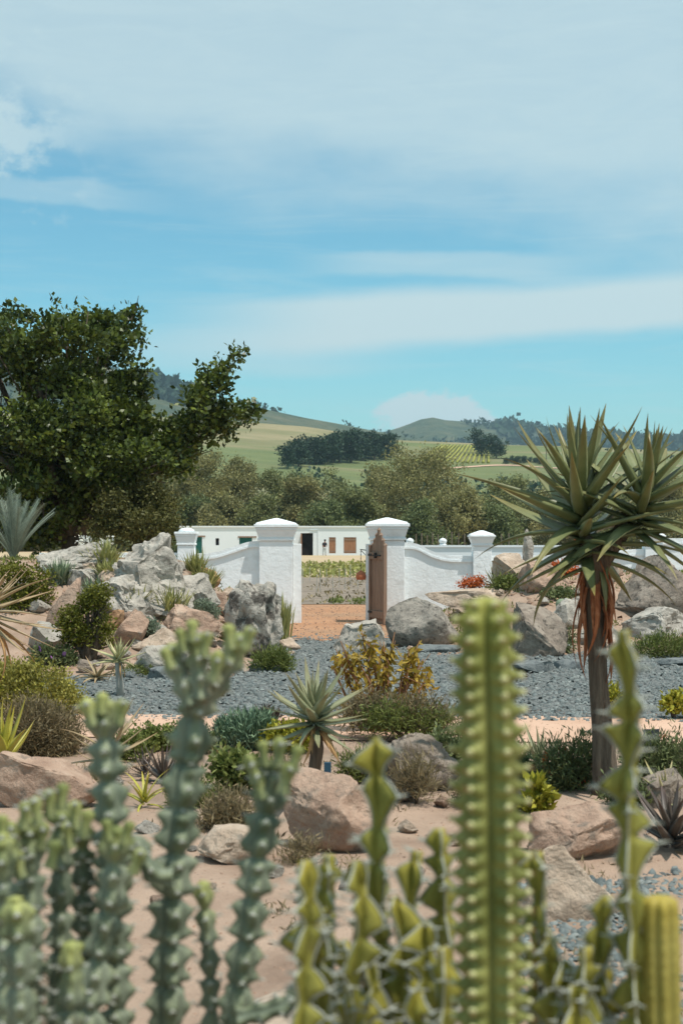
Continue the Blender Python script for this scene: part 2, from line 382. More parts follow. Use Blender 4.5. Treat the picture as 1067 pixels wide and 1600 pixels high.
def ragged(pts, amp, seed, step=0.35):
    r = random.Random(seed); out = []
    for k in range(len(pts)):
        a, b = Vector(pts[k]), Vector(pts[(k+1) % len(pts)]); n = max(1, int((b-a).length/step))
        for q in range(n):
            p = a.lerp(b, q/n); out.append((p.x+r.uniform(-amp, amp), p.y+r.uniform(-amp, amp)))
    return out
sheet('gravel_yard', ragged([(-10, 17.0), (0, 16.55), (10, 16.0), (11, 24), (9, 33.1), (-9, 33.1), (-11, 24)], 0.06, 3), 0.004, M['gravel'])
sheet('garden_path', ragged([(-12, 15.4), (0, 14.5), (10, 13.75), (10, 15.9), (0, 16.5), (-12, 17.2)], 0.07, 4, .55), 0.012, M['path'])
sheet('dirt_track', ragged([(-2.0, 30.6), (-1.5, 29.3), (-1.0, 29.9), (-.5, 28.4), (0, 29.0), (.4, 28.0), (.8, 28.7), (1.2, 30.5), (1.5, 33.0), (1.25, 36), (2.4, 40), (9, 43.5), (-9, 44.0), (-3, 41), (-1.6, 37), (-1.4, 33.0)], 0.22, 5, .3), 0.010, M['dirt'])
sheet('far_field', [(-160, 37), (160, 37), (220, 262), (-220, 262)], 0.005, M['field'])
sheet('ploughed_field', ragged([(-14, 43.2), (16, 42.0), (20, 74), (-18, 72)], 0.3, 6, 1.5), 0.009, M['plough'])

def grid_sheet(name, xs, ys, Zf, mat):
    X, Y = np.meshgrid(xs, ys); Z = Zf(X, Y); V = np.stack([X, Y, Z], -1).reshape(-1, 3); nx, ny = len(xs), len(ys)
    i, j = np.meshgrid(np.arange(nx-1), np.arange(ny-1)); a = (j*nx+i).ravel()
    return tag(link(name, npmesh(name, V, np.stack([a, a+1, a+nx+1, a+nx], -1), mat, True)), kind='structure')
def crest_f(tab, D):
    px = np.array([t[0] for t in tab], float); py = np.array([t[1] for t in tab], float)
    return lambda X: np.interp(X/D*F_PX+CX, px, CH+(HZ-py)/F_PX*D)
cm = crest_f([(-2500, 640), (-600, 640), (200, 646), (370, 657), (480, 665), (620, 685), (800, 693), (1067, 704), (1700, 720), (3500, 760)], 760)
def H_meadow(X, Y):
    t = np.clip((Y-270)/(760-270), 0, 1); up = t**1.25*(1-0.12*np.sin(t*3.14))
    back = 1-0.9*vsst(Y, 800, 1250)
    P = np.stack([X*0.012, Y*0.012, 0*X], -1).reshape(-1, 3)
    return cm(X)*up*back+fbm(P, 11, 4).reshape(X.shape)*1.6*t*(1-vsst(Y, 650, 760)*0.7)-0.5
grid_sheet('meadow_hill', np.linspace(-700, 700, 141), np.linspace(262, 1250, 100), H_meadow, M['hill_meadow'])
def hill_track():
    m = MB(); V = []; Fs = []
    for i, px in enumerate(np.linspace(690, 900, 40)):
        q = hit(px, 730+2.5*math.sin(px*.03), H_meadow, 290, 758)
        for dy in (-2.2, 2.2): V.append((q.x, q.y+dy, float(H_meadow(np.array([q.x]), np.array([q.y+dy]))[0])+.25))
    for i in range(39): Fs.append((2*i, 2*i+1, 2*i+3, 2*i+2))
    tag(m.add(V, Fs).build('hill_track', M['path']), kind='structure')
hill_track()
cr = crest_f([(-3000, 505), (-900, 500), (-200, 500), (0, 516), (110, 552), (215, 586), (300, 611), (400, 633), (480, 650), (600, 673), (700, 694), (900, 720), (1500, 790), (3000, 830)], 2100)
def H_ridge(X, Y):
    t = np.clip((Y-1000)/(2100-1000), 0, 1); P = np.stack([X*0.004, Y*0.004, 0*X], -1).reshape(-1, 3)
    n = fbm(P, 21, 5).reshape(X.shape)
    return cr(X)*(t**1.1)*(1-0.8*vsst(Y, 2150, 3200))+n*14*np.sin(np.clip(t, 0, 1)*3.0)-2
grid_sheet('mountain_ridge', np.linspace(-2600, 1700, 200), np.linspace(1000, 3200, 110), H_ridge, M['hill_scrub'])
cf = crest_f([(-1500, 800), (300, 700), (480, 690), (600, 673), (632, 664), (652, 655), (672, 650), (690, 655), (740, 659), (800, 668), (850, 676), (930, 684), (1067, 690), (1500, 676), (2200, 700), (4000, 790)], 3000)
def H_far(X, Y):
    t = np.clip((Y-1900)/(3000-1900), 0, 1); P = np.stack([X*0.003, Y*0.003, 0*X], -1).reshape(-1, 3)
    return cf(X)*(t**1.1)*(1-0.8*vsst(Y, 3060, 4200))+fbm(P, 31, 5).reshape(X.shape)*14*np.sin(t*3.0)-2
grid_sheet('far_hill', np.linspace(-2600, 3800, 260), np.linspace(1900, 4200, 110), H_far, M['hill_scrub'])

# ------------------------------------------------------------------ walls, gate, farm building
WD = 34.0
def XW(px): return PX(px, WD)
def ZW(py): return PZ(py, WD)
def pillar(name, x0, x1, yf, depth, zt, over, zb, label, cat='pillar', group=None, round_top=False):
    """shaft, stepped cornice and pyramid cap; zt = height of the cap's eaves"""
    cx, hx = (x0+x1)/2, (x1-x0)/2; cy, hy = yf+depth/2, depth/2
    t = empty(name, (cx, cy, 0), 0, label, cat, group); k = over/0.13
    MB().box(-hx, hx, -hy, hy, -0.25, zb).build('shaft', M['white'], t, bevel=0.018)
    m = MB(); hs = zt-zb; steps = [(0.0, 0.17, 0.16), (0.17, 0.30, 0.36), (0.30, 0.62, 0.55), (0.62, 0.80, 0.80)]
    m.box(-hx-over*.32, hx+over*.32, -hy-over*.32, hy+over*.32, zb+0.002, zb+hs*.16)
    m.frustum(0, 0, zb+hs*.16, zb+hs*.66, hx+over*.10, hy+over*.10, hx+over*.62, hy+over*.62)
    m.box(-hx-over*.74, hx+over*.74, -hy-over*.74, hy+over*.74, zb+hs*.66, zb+hs*.80)
    m.build('cornice', M['white'], t, bevel=0.010)
    m = MB().box(-hx-over, hx+over, -hy-over, hy+over, zb+hs*.802, zt); m.build('cap_slab', M['white'], t, bevel=0.014)
    rise = 0.16*k if not round_top else 0.10
    m = MB()
    if round_top:
        pts = [(0, 0, zt+0.001), (0, 0, zt+rise*.5), (0, 0, zt+rise*.85), (0, 0, zt+rise)]
        m.tube(pts, [hx*1.02, hx*.9, hx*.55, 0.02], 16)
    else:
        m.frustum(0, 0, zt+0.001, zt+rise*.25, hx+over*.72, hy+over*.72, hx+over*.5, hy+over*.5)
        m.frustum(0, 0, zt+rise*.251, zt+rise, hx+over*.5, hy+over*.5, 0.04, 0.04)
    m.build('cap', M['white'], t, smooth=round_top, bevel=0.0 if round_top else 0.008)
    return t
pl = pillar('gate_pillar', XW(405), XW(457), WD, 0.82, ZW(819), 0.12, ZW(845), 'tall white plastered gate pillar on the left side of the gateway', group='gateway pillars')
pr = pillar('gate_pillar', XW(579), XW(632), WD, 0.82, ZW(818), 0.12, ZW(844), 'tall white plastered gate pillar with the wooden gate leaf against it', group='gateway pillars')
for p_, sx, px0, px1 in ((pl, 1, 457, 470), (pr, -1, 572, 579)):
    MB().box(XW(px0)-p_.location.x+(0.002 if sx > 0 else 0), XW(px1)-p_.location.x-(0.002 if sx < 0 else 0), -0.16, 0.30, -0.2, ZW(850)).build('door_jamb', M['white'], p_, bevel=0.012)
pillar('wall_pillar', XW(277), XW(303), WD+0.05, 0.42, ZW(831), 0.07, ZW(852), 'small white pillar with rounded cap ending the left garden wall above the rocks', round_top=True)
pillar('wall_pillar', XW(739), XW(768), WD+0.02, 0.46, ZW(836), 0.09, ZW(853), 'small white pillar with pyramid cap right of the gate, behind the orange flowers')
pillar('wall_pillar', XW(1008), XW(1034), WD+0.02, 0.42, ZW(836), 0.08, ZW(852), 'small white pillar half hidden behind the leaves of the tall tree aloe')
def wall(name, prof, label, y0=WD+0.17, th=0.32):
    """a plastered wall with a moulded coping that follows the top profile [(px, py)...]"""
    xs = np.array([p[0] for p in prof], float); zs = np.array([ZW(p[1]) for p in prof]); n = 40
    u = np.linspace(xs[0], xs[-1], n); t = np.interp(u, xs, zs); k = np.array([0.25, 0.5, 0.25])
    for _ in range(3): t[1:-1] = np.convolve(t, k, 'valid')
    xw = np.array([XW(q) for q in u]); o = empty(name, (xw[0], y0, 0), 0, label, 'wall'); x = xw-xw[0]
    def strip(z0, z1, ya, yb):
        m = MB(); V = []; Fs = []
        for i in range(n):
            for yy, zz in ((ya, z0(i)), (yb, z0(i)), (yb, z1(i)), (ya, z1(i))): V.append((x[i], yy, zz))
        for i in range(n-1):
            a, b = i*4, i*4+4
            for q in range(4): Fs.append((a+q, a+(q+1) % 4, b+(q+1) % 4, b+q))
        Fs += [(3, 2, 1, 0), ((n-1)*4, (n-1)*4+1, (n-1)*4+2, (n-1)*4+3)]
        return m.add(V, Fs)
    strip(lambda i: -0.3, lambda i: t[i]-0.15, 0, th).build('wall_face', M['white'], o)
    strip(lambda i: t[i]-0.149, lambda i: t[i]-0.10, -0.05, th+0.05).build('coping_moulding', M['white'], o)
    strip(lambda i: t[i]-0.099, lambda i: t[i], -0.035, th+0.035).build('coping', M['white'], o)
    return o
wall('garden_wall', [(303.5, 865), (322, 865), (340, 862), (362, 855), (385, 847), (395, 845.5), (404.6, 845.5)], 'low white garden wall with curved coping left of the gate')
wall('garden_wall', [(632.4, 847.5), (646, 848), (656, 851), (672, 860), (690, 866), (706, 868.5), (738.6, 869)], 'low white garden wall with curved coping right of the gate')
wall('garden_wall', [(768.4, 869), (850, 869), (930, 866), (980, 860), (1007.6, 858)], 'stretch of white garden wall mostly hidden behind boulders and tree aloe')
wall('garden_wall', [(1034.4, 841), (1060, 841), (1200, 841)], 'higher white garden wall at the right edge behind the big dark boulder')
wall('garden_wall', [(60, 864), (150, 864), (276.6, 864)], 'white garden wall hidden behind the grey crag on the left')
FD = 64.0
t = empty('field_wall', (PX(628, FD), FD, 0), 0, 'long low white wall with ball finials, farther back beyond the garden wall', 'wall')
wl = PX(960, FD)-PX(628, FD)
MB().box(0, wl, 0, 0.35, -0.1, PZ(855, FD)).build('wall_face', M['white_far'], t)
MB().box(-0.05, wl+0.05, -0.06, 0.41, PZ(855, FD)+0.001, PZ(852, FD)).build('coping', M['white_far'], t)
for pxx in (692, 640.5):
    m = MB(); zz = PZ(852, FD); x = PX(pxx, FD)-PX(628, FD)
    m.tube([(x, .17, zz+.001), (x, .17, zz+.08)], [.17, .13], 12)
    m.tube([(x, .17, zz+.08), (x, .17, zz+.12), (x, .17, zz+.20), (x, .17, zz+.28), (x, .17, zz+.33)], [.08, .15, .185, .13, .02], 12)
    m.build('ball_finial', M['white_far'], t, True)

# the open gate leaf: planks, rails, bolt
def gate_leaf():
    hx, hy = XW(580.5), WD-0.16; ex, ey = PX(603.5, WD-0.98), WD-0.98
    L_ = math.hypot(ex-hx, ey-hy); g = empty('wooden_gate', (hx, hy, 0.03), math.atan2(ey-hy, ex-hx), 'weathered brown wooden gate leaf with stepped pointed top standing open', 'gate')
    n = 7; w = L_/n
    for i in range(n):
        c = abs((i+.5)/n-.5)*2; top = 1.80+0.42*(1-c)
        m = MB(); x0, x1 = i*w+.004, (i+1)*w-.004
        m.box(x0, x1, -.018, .018, 0, top); m.tube([(x0+w*.5, 0, top-.01), (x0+w*.5, 0, top+.05)], [w*.45, w*.1], 6)
        m.build('plank', M['door'], g)
    for z in (0.14, 1.52): MB().box(.03, L_-.02, -.062, -.0185, z, z+.17).build('rail', M['door'], g, bevel=.006)
    MB().box(-.03, .035, -.07, -.019, 0.01, 1.86).build('stile', M['door'], g, bevel=.006)
    MB().box(L_-.07, L_+.015, -.070, -.0186, 0.02, 1.86).build('stile', M['door'], g, bevel=.006)
    m = MB().box(L_*.3, L_*.8, -.10, -.063, 1.60, 1.63); m.box(L_*.45, L_*.52, -.12, -.063, 1.55, 1.68); m.build('bolt', M['iron'], g)
    for z in (.25, 1.6): MB().box(-.05, .16, -.082, -.0705, z, z+.05).build('hinge', M['iron'], g)
gate_leaf()
# terracotta bell-shaped pot on a chain from an iron bracket on the right jamb
b = empty('hanging_pot', (XW(564), WD+0.3, 0), 0, 'terracotta pot hanging on a chain from an iron bracket in the gateway', 'pot')
zt = ZW(860)
m = MB().tube([(0.14, 0, zt), (-0.02, 0, zt+.02)], .012, 6); m.tube([(.12, 0, zt-.12), (0, 0, zt)], .008, 6); m.build('bracket', M['iron'], b)
m = MB()
for i in range(12):
    z = zt-.01-i*.042; a = i % 2
    m.tube([(0, 0, z), (.012*(1-a), .012*a, z-.02), (0, 0, z-.045)], .006, 5); m.tube([(0, 0, z), (-.012*(1-a), -.012*a, z-.02), (0, 0, z-.045)], .006, 5)
m.build('chain', M['iron'], b)
zb = zt-.51
m = MB().tube([(0, 0, zb+.03), (0, 0, zb), (0, 0, zb-.03), (0, 0, zb-.10), (0, 0, zb-.17), (0, 0, zb-.20), (0, 0, zb-.205)], [.02, .045, .10, .125, .118, .09, .02], 18)
m.build('pot_body', M['terra'], b, True)

BD = 160.0
def farm():
    x0, x1 = PX(281, BD), PX(604, BD); zt = PZ(824, BD); dp = 7.0
    def lx(px): return PX(px, BD)-x0
    t = empty('farm_building', (x0, BD, 0), 0, 'long low white farm building with flat parapet, green doors and brown shutters', 'building')
    ops = [(303, 316, 839, 868.8), (337, 342.5, 841, 852), (374, 394, 840, 868.8), (470, 489, 833, 868.5), (514, 524.5, 839.5, 864.5), (537, 556.5, 839.5, 864.5)]
    # front wall built in pieces round the real openings
    cuts = sorted(set([0.0, x1-x0]+[lx(o[0]) for o in ops]+[lx(o[1]) for o in ops])); m = MB()
    for a, b_ in zip(cuts[:-1], cuts[1:]):
        o = [q for q in ops if abs(lx(q[0])-a) < 1e-6]
        if o:
            zb_, zt_ = max(0, PZ(o[0][3], BD)), PZ(o[0][2], BD)
            if zb_ > 0.05: m.box(a, b_, 0, .4, -.1, zb_)
            m.box(a, b_, 0, .4, zt_, zt)
        else: m.box(a, b_, 0, .4, -.1, zt)
    m.box(0, .4, .4, dp, -.1, zt); m.box(x1-x0-.4, x1-x0, .4, dp, -.1, zt); m.box(.4, x1-x0-.4, dp-.4, dp, -.1, zt)
    m.build('wall', M['white_far'], t)
    MB().box(-.12, x1-x0+.12, -.12, .5, zt+.002, zt+.16).build('parapet', M['white_far'], t)
    MB().box(.4, x1-x0-.4, .5, dp-.4, zt-.5, zt-.3).build('roof', M['rock_grey'], t)
    def opening(o, nm, mt, rec, planks=0, rails=()):
        a, b_, zb_, zt_ = lx(o[0])+.01, lx(o[1])-.01, max(0.01, PZ(o[3], BD)+.01), PZ(o[2], BD)-.01
        root = MB().box(a, b_, rec+.06, rec+.10, zb_, zt_).build(nm, mt, t)
        for i in range(planks):
            w = (b_-a)/planks; MB().box(a+i*w+.015, a+(i+1)*w-.015, rec, rec+.059, zb_+.01, zt_-.01).build('plank', mt, root)
        for f in rails:
            z = zb_+(zt_-zb_)*f; MB().box(a+.03, b_-.03, rec-.05, rec-.001, z-.07, z+.07).build('rail', M['door'], root)
        return root
    opening(ops[0], 'green_door', M['green_door'], .08, 4); opening(ops[2], 'green_door', M['green_door'], .08, 6)
    opening(ops[1], 'window', M['dark'], .2, 0)
    r = opening(ops[3], 'doorway_shade', M['dark'], .36, 0)  # dark-coloured panel stands in for the unlit interior
    opening(ops[4], 'shutter', M['shutter'], .05, 4, (.12, .86)); opening(ops[5], 'shutter', M['shutter'], .05, 7, (.12, .86))
    a, b_ = lx(470), lx(489)
    MB().box(a+.03, a+.12, -.75, .3, .02, PZ(834, BD)).build('open_door_leaf', M['shutter'], t)
    for o, e in ((ops[0], 5), (ops[2], 7)):
        MB().box(lx(o[0]-2), lx(o[1]+e), -.06, -.001, PZ(o[2], BD), PZ(o[2], BD)+.16).build('lintel', M['door'], t)
    m = MB().tube([(lx(485), -.06, PZ(833, BD)+.1), (lx(485), -.06, PZ(828, BD)), (lx(497), -.06, PZ(828, BD)), (lx(497), -.06, .02)], .035, 6); m.build('drain_pipe', M['white_far'], t)
farm()
def person():
    o = empty('person', (PX(507, 158.0), 158.0, 0.006), math.radians(25), 'distant person in dark top and pale trousers standing by the farm building', 'person')
    def skin(name, pts, edges, rad, mat):
        me = bpy.data.meshes.new(name); me.from_pydata(pts, edges, []); me.materials.append(mat)
        b_ = link(name, me, o); md = b_.modifiers.new('skin', 'SKIN'); b_.modifiers.new('sub', 'SUBSURF').levels = 1
        for i, r in enumerate(rad): me.skin_vertices[0].data[i].radius = (r, r*.85)
        me.skin_vertices[0].data[0].use_root = True
        return b_
    pts = [(0,0,.95),(0,.0,1.15),(0.02,0,1.38),(0.04,0,1.50),(0.06,-.01,1.60),(0.07,-.01,1.72),(.19,0,1.40),(.25,-.05,1.13),(.20,-.20,.98),(-.15,0,1.40),(-.24,-.02,1.15),(-.22,-.10,.92),
           (.10,0,.90),(.12,-.03,.50),(.12,.02,.08),(.13,-.14,.03),(-.10,0,.90),(-.13,.03,.50),(-.15,.08,.08),(-.16,-.07,.03)]
    ed = [(0,1),(1,2),(2,3),(3,4),(4,5),(2,6),(6,7),(7,8),(2,9),(9,10),(10,11),(0,12),(12,13),(13,14),(14,15),(0,16),(16,17),(17,18),(18,19)]
    rd = [.15,.15,.17,.06,.095,.09,.075,.05,.035,.075,.05,.035,.10,.07,.05,.04,.10,.07,.05,.04]
    skin('body', pts, ed, rd, M['skin'])
    skin('shirt', [(0,0,.93),(0,0,1.15),(.02,0,1.40),(.20,0,1.40),(.26,-.05,1.14),(-.16,0,1.40),(-.25,-.02,1.16)], [(0,1),(1,2),(2,3),(3,4),(2,5),(5,6)], [.175,.175,.19,.095,.07,.095,.07], M['dark_cloth'])
    skin('trousers', [(0,0,.95),(.10,0,.86),(.12,-.03,.5),(.12,.02,.12),(-.10,0,.86),(-.13,.03,.5),(-.15,.08,.12)], [(0,1),(1,2),(2,3),(0,4),(4,5),(5,6)], [.165,.12,.09,.075,.12,.09,.075], M['pale_cloth'])
    MB().tube([(.065,.01,1.62),(.07,.01,1.70),(.07,.01,1.78),(.07,.01,1.83)], [.10,.118,.10,.03], 12).build('hair', M['dark'], o, True)
person()
# thin fence posts beyond the wall, field stakes
for i, (pxx, top) in enumerate([(650, 834), (659, 833), (667, 836), (676, 832), (684, 835), (697, 833), (706, 831), (716, 833), (726, 834), (783, 834), (795, 833), (808, 835)]):
    D_ = 78.0
    tag(MB().tube([(PX(pxx, D_), D_, -.1), (PX(pxx+random.uniform(-.7, .7), D_), D_, PZ(top, D_))], .035, 6).build('fence_post', M['post']), 'thin upright fence post in the row beyond the low white wall', 'post', 'fence posts beyond the wall')
for i in range(10):
    pxx = 474+i*9.3+random.uniform(-2, 2); D_ = random.uniform(52, 66)
    tag(MB().tube([(PX(pxx, D_), D_, -.05), (PX(pxx, D_)+random.uniform(-.03, .03), D_, random.uniform(.6, .95))], .014, 5).build('field_stake', M['bark_pale']), 'thin pale stake standing in the ploughed field beyond the gate', 'stake', 'stakes in the ploughed field')
D_ = 520.0
h = hit(853, 728, H_meadow, 300, 700)
t = empty('utility_pole', (PX(853, h.y), h.y, h.z), 0, 'tall thin utility pole on the hillside just left of the tree aloe crown', 'pole')
MB().tube([(0, 0, -1), (0, 0, (PZ(690, h.y)-h.z))], [.22, .16], 8).build('pole_shaft', M['post'], t)
MB().box(-1.0, 1.0, -.08, .08, PZ(690, h.y)-h.z-1.0, PZ(690, h.y)-h.z-.8).build('cross_arm', M['post'], t)

# ------------------------------------------------------------------ foliage helpers
def leaves_np(P, size, up=0.35, jitter=0.35, aspect=0.5, rng=RNG, nrm=None, fold=0.25):
    """one folded leaf (two quads -> a 6-vertex blade) at every point"""
    n = len(P); d = rng.normal(size=(n, 3))
    if nrm is not None: d = d*0.8+nrm*0.9
    d[:, 2] += up; d /= np.linalg.norm(d, axis=1)[:, None]+1e-9
    r = rng.normal(size=(n, 3)); s = np.cross(d, r); s /= np.linalg.norm(s, axis=1)[:, None]+1e-9
    nn = np.cross(s, d); sz = size*(1+jitter*rng.uniform(-1, 1, n))[:, None]
    V = np.empty((n, 4, 3)); V[:, 0] = P; V[:, 1] = P+d*sz*.5+s*sz*aspect*.5+nn*sz*fold*.3; V[:, 2] = P+d*sz; V[:, 3] = P+d*sz*.5-s*sz*aspect*.5+nn*sz*fold*.3
    Fq = np.arange(n*4).reshape(n, 4)
    T = np.repeat(np.clip(rng.normal(0.42, 0.22, n), 0, 1), 4)
    return V.reshape(-1, 3), Fq, T
def lobe_points(lobes, n, shell=0.55, rng=RNG, rough=0.25, seed=3):
    """points in a set of ellipsoids (cx,cy,cz,rx,ry,rz), denser toward each shell; returns points and outward directions"""
    L_ = np.array(lobes, float); vol = (L_[:, 3]*L_[:, 4]*L_[:, 5])**(2/3); idx = rng.choice(len(L_), n, p=vol/vol.sum())
    d = rng.normal(size=(n, 3)); d /= np.linalg.norm(d, axis=1)[:, None]
    r = shell+(1-shell)*rng.uniform(0, 1, n)**0.6
    r *= 1+rough*vnoise(d*2.3+idx[:, None]*7.7, seed)
    return L_[idx, :3]+d*r[:, None]*L_[idx, 3:6], d
def tree(name, base, lobes, nclus, per, leaf, mat, label, cat='tree', group=None, trunk_r=0.25, rng=None, bark='bark', spread=None, shell=0.5, aspect=0.55, nbranch=10, up=0.3, nsub=9):
    rng = rng or RNG; base = Vector(base)
    t = empty(name, base, 0, label, cat, group)
    Lr = [(a-base.x, b_-base.y, c_-base.z, p, q, r) for a, b_, c_, p, q, r in lobes]
    sub = []
    for l in Lr:                                       # every lobe breaks up into smaller clumps
        for _ in range(nsub):
            v = rng.normal(size=3); v[2] = v[2]*.8+.25; v /= np.linalg.norm(v); f = rng.uniform(.40, .86); k2 = rng.uniform(.20, .42)
            sub.append((l[0]+v[0]*l[3]*f, l[1]+v[1]*l[4]*f, l[2]+v[2]*l[5]*f, l[3]*k2, l[4]*k2, l[5]*k2*.85))
    P, d = lobe_points(sub or Lr, nclus, shell, rng); spread = spread or leaf*1.3
    PP = np.repeat(P, per, 0)+rng.normal(size=(nclus*per, 3))*spread; dd = np.repeat(d, per, 0)
    keep = PP[:, 2] > 0.05; PP, dd = PP[keep], dd[keep]
    V, Fq, T = leaves_np(PP, leaf, up, .4, aspect, rng, dd)
    cl = np.repeat(np.clip(rng.normal(0, .24, nclus), -.4, .45), per)[keep]
    T = np.clip(T+np.repeat(cl, 4), 0, 1)
    link('crown', npmesh('crown', V, Fq, mat, False, T), t)
    m = MB(); ctr = Vector(np.mean([l[:3] for l in Lr], 0)); hz = max(0.5, ctr.z)
    fork = Vector((ctr.x*.25, ctr.y*.25, hz*.38))
    m.tube([(0, 0, -.3), fork*.5+Vector((trunk_r*.3, 0, 0)), fork], [trunk_r*1.25, trunk_r, trunk_r*.85], 9)
    order = sorted(range(len(Lr)), key=lambda i: -Lr[i][3])[:nbranch]
    for i in order:
        e = Vector(Lr[i][:3]); mid = fork.lerp(e, .5)+Vector((random.uniform(-.1, .1), random.uniform(-.1, .1), .08))*hz*.5
        m.tube([fork*.96, fork.lerp(mid, .5), mid, e], [trunk_r*.6, trunk_r*.42, trunk_r*.28, trunk_r*.08], 6)
        for _ in range(3):
            q = e+Vector(rng.normal(size=3))*Lr[i][3]*.55; m.tube([mid.lerp(e, random.uniform(.2, .9)), q], [trunk_r*.12, trunk_r*.03], 5)
    m.build('trunk', M[bark], t, True)
    return t

# ------------------------------------------------------------------ trees
OD = 40.0; k = OD/F_PX
oak = []
for (cx, cy, rx, ry) in [(40,545,48,50),(-20,560,60,60),(105,535,55,42),(160,520,40,36),(195,540,34,40),(60,610,75,55),(150,600,70,50),(205,610,32,40),
        (20,690,90,70),(110,690,85,60),(190,680,60,50),(-70,660,80,90),(-80,780,90,80),(60,770,90,55),(160,770,75,55),(235,740,50,50),(232,672,26,24),(272,668,30,24),
        (315,640,38,32),(350,640,34,26),(385,642,20,13),(300,690,44,32),(340,672,34,22),(335,605,22,20),(322,585,16,12),(352,575,14,12),(372,556,12,10),(310,612,18,14),
        (150,655,60,46),(60,665,60,50),(232,715,46,36),(285,700,40,28),(200,645,36,34),(110,600,50,44),(255,690,34,26),(320,665,34,22),(300,660,28,22),(180,735,56,40),(30,805,60,36),(120,815,60,30),(70,835,70,22),(-40,830,60,30),(12,490,26,14),(45,498,20,14),(90,508,24,18),(130,500,24,16),(205,498,16,15),(215,530,15,16),(222,572,14,14),(270,720,40,34),(385,655,16,10)]:
    y = OD+random.uniform(-1, 1)*min(2.2, rx*k*1.3)-(1.2 if rx > 44 else 0); oak.append((PX(cx, y), y, PZ(cy, y), rx*k, rx*k*1.15, ry*k))
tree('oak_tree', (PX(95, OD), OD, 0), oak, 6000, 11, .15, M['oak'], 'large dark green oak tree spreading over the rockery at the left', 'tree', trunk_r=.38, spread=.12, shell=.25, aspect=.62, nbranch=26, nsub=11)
o = [t_ for t_ in C.objects if t_.name == 'oak_tree'][0]
m = MB()
for (pa, qa, pb, qb) in [(88,505,87,466),(205,500,217,462),(228,590,232,575),(345,585,388,545),(352,580,340,556)]:
    m.tube([(PX(pa, OD)-o.location.x, 0, PZ(qa, OD)), (PX((pa+pb)/2+1, OD)-o.location.x, .1, PZ((qa+qb)/2, OD)), (PX(pb, OD)-o.location.x, 0, PZ(qb, OD))], [.025, .016, .006], 5)
m.build('twig', M['bark'], o)
P = np.array([(PX(p, OD)-o.location.x, 0, PZ(q, OD)) for p, q in [(87,468),(85,472),(89,474),(386,546),(378,552),(370,560),(362,566),(340,558)]]); P = np.repeat(P, 9, 0)+RNG.normal(size=(72, 3))*.07
V, Fq, T = leaves_np(P, .15, aspect=.6); link('twig_leaves', npmesh('twig_leaves', V, Fq, M['oak'], False, T), o)
def autolobes(px, top, wpx, d, n, rng, base=0.0, hmin=0.02):
    zt_ = PZ(top, d); R = wpx*.5/F_PX*d; out = []
    for i in range(n):
        u = rng.uniform(hmin, 1); a = rng.uniform(0, 6.283); env = R*math.sqrt(max(.05, 1-((u-.42)/.62)**2)); rr = env*rng.uniform(.25, .8)
        s = R*rng.uniform(.26, .46)*(1.1-.45*u)
        out.append((PX(px, d)+math.cos(a)*rr, d+math.sin(a)*rr, base+(zt_-base)*u*.98-s*.55, s, s, s*.8))
    out.append((PX(px, d), d, base+(zt_-base)*.86-R*.15, R*.4, R*.4, R*.3))
    top_ = max(l[2]+l[5] for l in out); f = (zt_-base)/(top_-base)
    return [(l[0], l[1], base+(l[2]-base)*f, l[3]*1.08, l[4]*1.08, l[5]*1.05) for l in out]
shrub = [(212,775,40,32),(250,800,32,36),(190,805,36,32),(225,830,46,26),(268,822,20,22),(165,835,26,20)]
tree('olive_shrub', (PX(215, 38), 38, 0), [(PX(a, 38), 38+random.uniform(-.5, .5), PZ(b_, 38), r*38/F_PX, r*38/F_PX, q*38/F_PX) for a, b_, r, q in shrub], 1300, 9, .10, M['shade_olive'],
     'paler olive shrub growing under the right side of the oak tree', 'shrub', trunk_r=.1, spread=.14)
